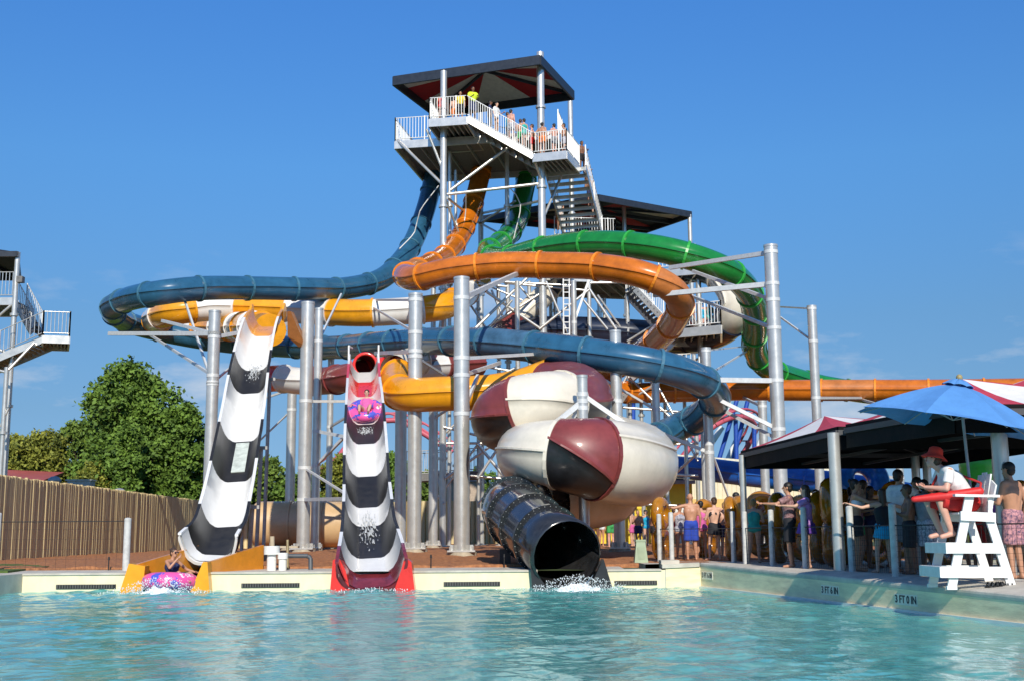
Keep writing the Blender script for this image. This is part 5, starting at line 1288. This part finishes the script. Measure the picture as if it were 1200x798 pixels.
mb = MB(); mb.slab([V(xa, 84.3, za), V(xb, 84.3, zb_), V(xb, 100, zb_), V(xa, 100, za)], .3); mb.build('roof', trim, BB)
BC = empty('building', (P(520, 600, 82).x, 82, .5), 'small beige block building showing above the back fence', 'building')
p1, p2 = P(511, 564, 82), P(566, 564, 82); mb = MB(); mb.box(((p1.x + p2.x) / 2, 84, p1.z / 2), (p2.x - p1.x, 4, p1.z)); mb.build('wall', mat('pinkish_beige_wall', (.48, .38, .29), .8), BC)
mb = MB(); mb.box(((p1.x + p2.x) / 2, 84, p1.z + .06), (p2.x - p1.x + .3, 4.3, .12)); mb.build('roof_slab', trim, BC)
BD = empty('building', (-33, 85, .5), 'low building with a brick red roof behind the left fence', 'building')
p1, p2 = P(-20, 551, 80), P(66, 558, 80)
mb = MB(); mb.slab([V(p1.x - 6, 78, p1.z - .5), V(p2.x, 78, p2.z - .3), V(p2.x - 1, 84, p2.z + .5), V(p1.x - 6, 84, p2.z + 1.0)], .2); mb.build('roof', mat('red_metal_roof', (.42, .09, .07), .5, 0, .1, 2), BD)
mb = MB(); mb.box(((p1.x + p2.x) / 2 - 3, 82, 2), (p2.x - p1.x + 5, 6, 3.4)); mb.build('wall', beige, BD)
for (px, py, w_, lb) in ((64, 560, .8, 'silver cylindrical roof vent just above the left fence'), (95, 564, 1.4, 'grey box shaped rooftop unit above the left fence'), (140, 574, .8, 'small rounded vent cap above the fence beneath the tallest tree')):
    q = P(px, py, 72); rt = empty('roof_vent', (q.x, 72, .5), lb, 'vent'); mb = MB()
    if px == 95: mb.box((q.x, 72, q.z - .35), (w_, .8, .8)); mb.box((q.x, 72, q.z + .08), (w_ + .15, .95, .08))
    else: mb.tube((q.x, 72, q.z - 1.2), (q.x, 72, q.z - .15), w_ * .35, None, 12); mb.ball((q.x, 72, q.z - .15), w_ * .5, None, .28, 12)
    mb.build('vent_hood', galv2, rt)
    mb = MB(); mb.tube((q.x, 72, .4), (q.x, 72, q.z - .6), .12); mb.build('vent_pipe', galv2, rt)
# green round tank slide seen under the umbrella
gt = empty('green_slide_bowl', (P(1155, 560, 30).x, 30, .5), 'bright green rounded slide piece behind the lifeguard chair', 'water slide')
mb = MB(); a = P(1153, 545, 31); mb.ball(a, .62, .62, .75, 20); mb.cone(a + V(0, 0, -.1), a + V(0, 0, -2.2), .62, .5, 20); mb.build('bowl', mat('lime_green_fibreglass', (.04, .50, .04), .3, 0, .08, 2, coat=.4), gt)

# ---------------------------------------------------------------- roller coaster far behind
RC = empty('roller_coaster', (P(850, 560, 140).x, 140, .4), 'distant roller coaster with pinkish red rails and blue supports', 'roller coaster')
redt = mat('pinkish_red_track', (.55, .10, .14), .5); bsup = mat('blue_support_paint', (.02, .08, .42), .4)
def track(ctrl, name='track'):
    c = catmull([Vector((*P(*q), 0)) for q in ctrl], 1.2); c = [Vector(v[:3]) for v in c]
    mb = MB(); mb.poly(c, .34, 8); off = V(0, 0, .9)
    for sx_ in (-.7, .7): mb.poly([v + V(sx_, 0, .9) for v in c], .16, 6)
    for v in c[::2]: mb.bar(v + V(-.7, 0, .9), v + V(.7, 0, .9), .15, .15); mb.bar(v, v + V(0, 0, .9), .2, .2)
    mb.build(name, redt, RC)
track([(790, 548, 140), (812, 520, 140), (838, 498, 140), (862, 488, 142), (880, 492, 145), (884, 505, 148), (868, 535, 150), (842, 562, 150)])
track([(300, 600, 150), (362, 562, 150), (388, 545, 150), (408, 520, 150), (432, 498, 150), (462, 492, 150), (492, 505, 150), (530, 530, 150)])
for (a_, b_) in (((742, 470, 140), (742, 600, 140)), ((752, 455, 140), (778, 452, 140)), ((866, 460, 145), (842, 540, 145)), ((876, 470, 145), (854, 560, 145)), ((884, 500, 146), (884, 575, 146)), ((862, 492, 143), (864, 575, 143)), ((700, 470, 140), (742, 456, 140)), ((742, 456, 140), (742, 475, 140)), ((388, 545, 150), (386, 600, 150)), ((470, 495, 150), (470, 600, 150))):
    mb = MB(); mb.tube(P(*a_), P(*b_), .27, None, 8); mb.build('support', bsup, RC)
for (a_, b_) in (((870, 500, 147), (850, 545, 147)), ((846, 500, 143), (812, 552, 143)), ((896, 505, 147), (874, 560, 147)), ((408, 520, 150), (420, 600, 150))):
    mb = MB(); mb.tube(P(*a_), P(*b_), .35, None, 8); mb.build('support', steelwhite, RC)

# ---------------------------------------------------------------- tank, fittings, pedestal
TK = empty('tank', (P(380, 640, 54).x, 54, .55), 'large horizontal tan cylinder lying behind the chutes on stands', 'tank')
a, b = P(303, 614, 52), P(455, 614, 52)
for k in range(4):
    p, q = a.lerp(b, k / 4), a.lerp(b, (k + 1) / 4); mb = MB(); mb.tube(p, q, .98, None, 32, caps=False); mb.build('shell_section', tanP, TK, fix=False)
    if k: mb = MB(); mb.tube(p - V(.05, 0, 0), p + V(.05, 0, 0), 1.03, None, 32); mb.build('band', tanP, TK)
for sg, p in ((-1, a), (1, b)): mb = MB(); mb.ball(p, .35, .98, .98, 24); mb.build('end_dome', tanP, TK)
for px in (322, 440): mb = MB(); p = P(px, 614, 52); mb.box((p.x, 52, .9), (.18, 1.2, 1.0)); mb.build('saddle', galv2, TK)
pv = mat('white_pvc', (.78, .77, .72), .35, 0, .04, 6)
for (px, hgt, r_, lb) in ((318, 1.0, .14, 'taller white pipe fitting with a wide cap beside the pool edge'), (331, .72, .12, 'shorter white pipe fitting beside the pool edge')):
    q = P(px, 670, 29.0); rt = empty('pipe_fitting', (q.x, 29.0, .43), lb, 'pipe fitting'); mb = MB(); mb.tube((q.x, 29, .42), (q.x, 29, .42 + hgt * .5), r_ * .8, None, 16); mb.build('pipe', pv, rt)
    mb = MB(); mb.tube((q.x, 29, .42 + hgt * .38), (q.x, 29, .42 + hgt * .58), r_ * (1.35 if px == 318 else 1.02), None, 16); mb.build('cap', pv, rt)
BP_ = empty('drain_pipe', (P(352, 655, 29.4).x, 29.4, .43), 'bent dark pipe running from the fittings to the pool edge', 'pipe')
mb = MB(); mb.poly([P(338, 651, 29.4), P(361, 651, 29.4), P(364, 654, 29.4), P(364, 668, 29.3)], .055, 10); mb.build('pipe_run', mat('dark_grey_pipe', (.08, .09, .10), .5), BP_)
VL = empty('valve_stand', (P(330, 645, 30).x, 30, .43), 'small brass valve pipe on a horizontal plank stand', 'valve')
mb = MB(); mb.tube(P(337, 668, 29.7), P(337, 632, 29.7), .035); mb.tube(P(332, 650, 29.7), P(343, 650, 29.7), .03); mb.build('valve_pipe', mat('old_brass', (.45, .36, .2), .5, .5), VL)
mb = MB(); mb.bar(P(306, 640.5, 31), P(350, 640.5, 31), .25, .05); mb.tube(P(319, 668, 31), P(319, 628, 31), .06); mb.build('plank_stand', mat('weathered_plank', (.5, .42, .3), .8), VL)
q = P(751, 661, 30.6); gm_ = mat('pale_green_pedestal', (.34, .42, .28), .6, 0, .08, 4); GP = empty('utility_pedestal', (q.x, 30.6, .45), 'pale green tapered utility pedestal beside the first net post', 'utility box')
zt = P(751, 634, 30.6).z
mb = MB(); w0, w1 = .17, .11
mb.add([V(q.x + sx_ * w, 30.6 + sy_ * w, z_) for (w, z_) in ((w0 * 1.05, .45), (w1, zt)) for (sx_, sy_) in ((-1, -1), (1, -1), (1, 1), (-1, 1))], [(0, 1, 5, 4), (1, 2, 6, 5), (2, 3, 7, 6), (3, 0, 4, 7), (4, 5, 6, 7)]); mb.build('housing', gm_, GP)
mb = MB(); mb.box((q.x, 30.6, zt + .02), (.25, .25, .05)); mb.build('lid', gm_, GP)
mb = MB(); mb.box((q.x, 30.6 - .16, .75), (.16, .02, .3)); mb.build('access_door', gm_, GP)
# sprinkler / hose stubs along the edge
for k, px in enumerate((127, 277, 421, 505, 591)):
    q = P(px, 668, 29.8); rt = empty('sprinkler', (q.x, 29.8, .44), ['thin sprinkler stub left of the yellow end walls', 'thin sprinkler stub right of the yellow end walls', 'thin sprinkler stub behind the red chute ends', 'thin sprinkler stub between the red chute and thickest column', 'thin sprinkler stub left of the black exit tube'][k], 'sprinkler', 'sprinklers along the pool edge')
    mb = MB(); mb.tube((q.x, 29.8, .4), (q.x, 29.8, .68), .015); mb.build('riser', black, rt); mb = MB(); mb.tube((q.x, 29.8, .68), (q.x, 29.8, .76), .03, .02, 8); mb.build('head', black, rt)
# black box foot beside the exit tube
q = P(592, 655, 31); BX = empty('support_block', (q.x, 31, .45), 'black steel block beneath the left side of the exit tube', 'support'); mb = MB(); mb.box((q.x, 31, .62), (.28, .5, .5)); mb.build('block', black, BX); mb = MB(); mb.box((q.x + .3, 31, .42), (.9, .7, .08)); mb.build('base_plate', black, BX)

# ---------------------------------------------------------------- riders
def ring_raft(c, label, tilt, yaw=0, sc=1.):
    rt = empty('ring_raft', tuple(c), label, 'raft', 'patterned rafts with riders'); rot = Matrix.Rotation(R(yaw), 3, 'Z') @ Matrix.Rotation(R(tilt), 3, 'X')
    pk = bpy.data.materials.get('patterned_vinyl') or None
    if not pk:
        pk = mat('patterned_vinyl', (.85, .10, .35), .25, 0, .1, 3, coat=.5, col2=(.08, .10, .55))
        rmp = [n for n in pk.node_tree.nodes if n.type == 'VALTORGB'][0]; rmp.color_ramp.interpolation = 'CONSTANT'; rmp.color_ramp.elements[0].position = 0; rmp.color_ramp.elements[1].position = .44
        e_ = rmp.color_ramp.elements.new(.62); e_.color = (.8, .75, .8, 1)
    mb = MB(); mb.torus(c, .46 * sc, .19 * sc, rot, 32, 14); mb.build('ring', pk, rt, fix=False)
    mb = MB(); mb.tube(Vector(c) + rot @ V(0, 0, -.12), Vector(c) + rot @ V(0, 0, -.08), .45 * sc, None, 24); mb.build('floor_panel', pk, rt)
    return rt
rc = P(200, 676, 27.9); rc.z = .20
ring_raft(rc, 'pink and blue patterned ring raft splashing down between the yellow end walls', -8)
rd = person(0, 0, 0, 1.66, 60, 'tan', [('swimsuit', 'navy')], 'brown', 'splashing rider with sunglasses in the pink ring raft', loc=rc + V(.05, .12, .05), hairlen='bun', group='riders', detail=True, female=True,
       joints=dict(pel=V(0, 0, .0), wst=V(0, .05, .14), chs=V(0, .10, .31), nck=V(0, .10, .48), hd=V(.02, .06, .64), shL=V(.17, .09, .44), shR=V(-.17, .09, .44), hpL=V(.09, -.04, .0), hpR=V(-.09, -.04, .0), knL=V(.16, -.36, .16), knR=V(-.2, -.34, .18), anL=V(.13, -.62, -.05), anR=V(-.18, -.60, -.05), ftL=V(.13, -.72, -.02), ftR=V(-.18, -.70, -.02), elL=V(.36, -.05, .24), haL=V(.42, -.26, .18), elR=V(-.3, -.14, .30), haR=V(-.14, -.24, .52)))
m_ = MB(); W_, hp_ = rd[1], rd[2]; HRr = Matrix.Rotation(R(60), 3, 'Z')
for g in (-1, 1): m_.ball(hp_(.034 * g, -.094, .018), .03, .012, .024, 10, rot=HRr)
m_.bar(hp_(-.07, -.09, .022), hp_(.07, -.09, .022), .012, .010); m_.build('sunglasses', mat('dark_sunglasses', (.02, .01, .02), .1, coat=.5), rd[0])
# splash foam
foam = mat('white_foam', (.86, .90, .92), .6, 0, .03, 5)
def splash(cx_, cy_, wx, wy, hz, n, seed, name='splash'):
    rs = random.Random(seed); mb = MB(); G = 90
    for j in range(G + 1):
        for i in range(G + 1):
            u = i / G * 2 - 1; v = j / G; x = cx_ + u * wx; y = cy_ - v * wy
            q = V(x * 5 + seed * 7, y * 5, seed); nz = noise.fractal(q, .9, 2.1, 5); n2 = noise.fractal(q * 5, .8, 2.1, 3)
            env = math.exp(-u * u * 3.2) * math.exp(-v * v * 3) ; z = hz * env * (.55 + .8 * nz) + .045 * n2 * env ** .5 - .05 - .12 * (1 - env)
            mb.v.append(V(x, y + .06 * n2, z))
    for j in range(G):
        for i in range(G):
            f = [j * (G + 1) + i, j * (G + 1) + i + 1, (j + 1) * (G + 1) + i + 1, (j + 1) * (G + 1) + i]
            if max(mb.v[k].z for k in f) > -.03: mb.f.append(f); mb.m.append(0); mb.sm.append(False)
    for k in range(n):
        a = rs.gauss(0, .45); b = abs(rs.gauss(0, .35)); x = cx_ + a * wx; y = cy_ - b * wy; f = math.exp(-a * a * 2.0)
        z = rs.random() ** 1.6 * hz * 1.5 * f; r = rs.uniform(.003, .008)
        mb.ball((x, y, z + .01), r * rs.uniform(1, 2), r, r * rs.uniform(1, 2.5), 4)
    tag(mb.build(name, foam, fix=False), kind='stuff')
def chute_foam(root, s_, fr_, r0, r1, w, seed):
    a = Vector(at_row(s_, r0)[:3]); b = Vector(at_row(s_, r1)[:3]); t, x, up = fr_((a + b) / 2); mb = MB(); G = 70
    for j in range(G + 1):
        for i in range(G + 1):
            u = i / G * 2 - 1; v = j / G * 2 - 1; p = a.lerp(b, j / G) + x * u * w
            n2 = noise.fractal(V(u * 9 + seed, v * 6, seed), .7, 2.2, 5); env = max(0, 1 - u * u - v * v * .8)
            mb.v.append(p + up * (.004 + .05 * (n2 + env - .75)))
            mb.sm.append(0)
    mb.sm = []
    for j in range(G):
        for i in range(G):
            f = [j * (G + 1) + i, j * (G + 1) + i + 1, (j + 1) * (G + 1) + i + 1, (j + 1) * (G + 1) + i]
            if all((mb.v[k] - a.lerp(b, j / G)).dot(up) > .003 for k in f): mb.f.append(f); mb.m.append(0); mb.sm.append(False)
    o = mb.build('water_foam', mat('thin_water_foam', (.5, .52, .53), .5, 0, .1, 8), root, fix=False); o['kind'] = 'stuff'
chute_foam(c1, s1, f1, 424, 452, .36, 3); chute_foam(c2, s2, f2, 594, 646, .36, 5); chute_foam(c2, s2, f2, 498, 512, .4, 8)
splash(rc.x + .05, 27.2, 1.1, 1.2, .24, 900, 1); splash(EX.x + .25, 27.7, 1.3, 2.4, .22, 900, 2); splash(P(437, 690, 27.4).x, 27.6, 1.2, 1.6, .05, 150, 3)
# second rider high on the red chute
a = Vector(at_row(s2, 492)[:3]); rp = a + V(0, 0, .34)
ring_raft(rp, 'white and pink ring raft sliding down the red topped chute', 38, sc=.9)
person(0, 0, 0, 1.7, 0, 'fair', [('swimsuit', 'pink')], 'black', 'small rider coming down the red topped chute in a ring raft', loc=rp + V(0, .1, .03), group='riders', face=True,
       joints=dict(pel=V(0, 0, .0), wst=V(0, .07, .12), chs=V(0, .17, .27), nck=V(0, .20, .42), hd=V(0, .17, .58), shL=V(.17, .19, .38), shR=V(-.17, .19, .38), hpL=V(.09, -.04, .0), hpR=V(-.09, -.04, .0), knL=V(.18, -.34, .10), knR=V(-.18, -.34, .10), anL=V(.14, -.6, -.16), anR=V(-.14, -.6, -.16), ftL=V(.15, -.68, -.1), ftR=V(-.15, -.68, -.1), elL=V(.36, .02, .2), haL=V(.44, -.2, .14), elR=V(-.36, .02, .2), haR=V(-.44, -.2, .14)))

# ---------------------------------------------------------------- people on the tower
tp = []
def on(p, t): return p
def tperson(loc, h, yaw, sk, cl, hair, label, arms=('down', 'down'), female=False):
    person(0, 0, 0, h, yaw, sk, cl, hair, label, arms, female, loc=loc, group='people waiting on the slide tower', face=False)
dk = V(0, 0, .02)
def deckpt(u, v): return A1 + dirA * u + back * v + dk
tperson(deckpt(.45, .7), 1.6, 30, 'tan', [('swimsuit', 'red')], 'black', 'person in red at the left corner of the top deck', female=True)
tperson(deckpt(1.0, 1.3), 1.55, 200, 'fair', [('trunks', 'orange')], 'brown', 'fair boy in orange trunks behind the top deck rail')
tperson(deckpt(1.45, .7), 1.6, 10, 'tan', [('shorts', 'black'), ('shirt', 'yellow')], 'black', 'child in a dull yellow shirt low at the top deck rail')
tperson(A2 + back * .8 + dirA * .15 + V(0, 0, .0), 1.85, 20, 'brown', [('shirt', 'lime'), ('shorts', 'navy')], 'black', 'attendant in a bright lime shirt leaning on the top rail', ('front', 'front'))
tperson(A2.lerp(B1, .3) + back * .9, 1.75, 90, 'brown', [('shirt', 'navy'), ('shorts', 'black')], 'black', 'person in navy at the head of the ramp stairs')
ramp = [(.42, 'fair', 'white', 1.7, 'shirt', 'person in a white shirt near the head of the ramp stairs'), (.55, 'tan', 'cyan', 1.68, 'swimsuit', 'person in cyan halfway along the ramp stairs'), (.64, 'pink', 'plaid', 1.75, 'trunks', 'shirtless person in plaid trunks on the ramp stairs'), (.75, 'tan', 'green', 1.7, 'trunks', 'shirtless person in green trunks on the ramp stairs'), (.84, 'fair', 'teal', 1.66, 'swimsuit', 'person in teal on the lower ramp stairs'), (.93, 'pink', 'red', 1.78, 'trunks', 'shirtless man in red trunks at the foot of the ramp stairs')]
for k, (t, sk, c, h, kd_, lb) in enumerate(ramp): tperson(A2.lerp(B1, t) + back * (.5 + .7 * (k % 2)) + V(0, 0, .05), h, 60 + k * 40, sk, [(kd_, c)], ('black', 'brown')[k % 2], lb, ('front', 'down'), kd_ == 'swimsuit')
for k, (u, v, sk, c, h, lb) in enumerate([(.3, .6, 'tan', 'orange', 1.8, 'broad shirtless man in orange trunks on the small landing'), (.9, .7, 'pink', 'grey', 1.7, 'shirtless man in grey trunks on the small landing'), (1.3, 1.1, 'tan', 'plaid', 1.8, 'tall shirtless man in plaid trunks at the landing corner')]):
    tperson(B1 + dB * u + bB * v + dk, h, 150 + 70 * k, sk, [('trunks', c)], 'black', lb, ('hip' if k == 0 else 'front', 'down'))
for k, (t, sk, c, lb) in enumerate([(.12, 'brown', 'black', 'shirtless person in black trunks at the top of the steep stairs'), (.35, 'tan', 'white', 'person in white on the upper steep stairs'), (.6, 'brown', 'navy', 'person in navy halfway down the steep stairs'), (.75, 'fair', 'lime', 'person in lime green on the lower steep stairs'), (.92, 'tan', 'orange', 'person in orange at the foot of the steep stairs')]):
    tperson(S1.lerp(S2, t) + dB * (1.85 if k < 4 else -.2) + V(0, 0, .1), 1.72, 30 + 80 * k, sk, [('shirt' if c in ('white', 'lime') else 'trunks', c)], 'black', lb, ('front', 'down'))
for k, (t, sk, c, h, fem) in enumerate([(.08, 'tan', 'navy', 1.75, 0), (.25, 'fair', 'green', 1.7, 1), (.42, 'tan', 'red', 1.8, 0), (.6, 'pink', 'cyan', 1.65, 1), (.75, 'tan', 'teal', 1.7, 1), (.9, 'fair', 'cyan', 1.72, 0)]):
    q = L4.lerp(L3, t) + (L1 - L4) * .3 + dk
    tperson(q, h, 50 * k, sk, [('swimsuit' if fem else 'shorts', c)], ('black', 'brown', 'blond')[k % 3], '%s person in %s on the middle landing at right' % (['first', 'second', 'third', 'fourth', 'fifth', 'sixth'][k], c), ('front', 'up' if k == 1 else 'down'), bool(fem))
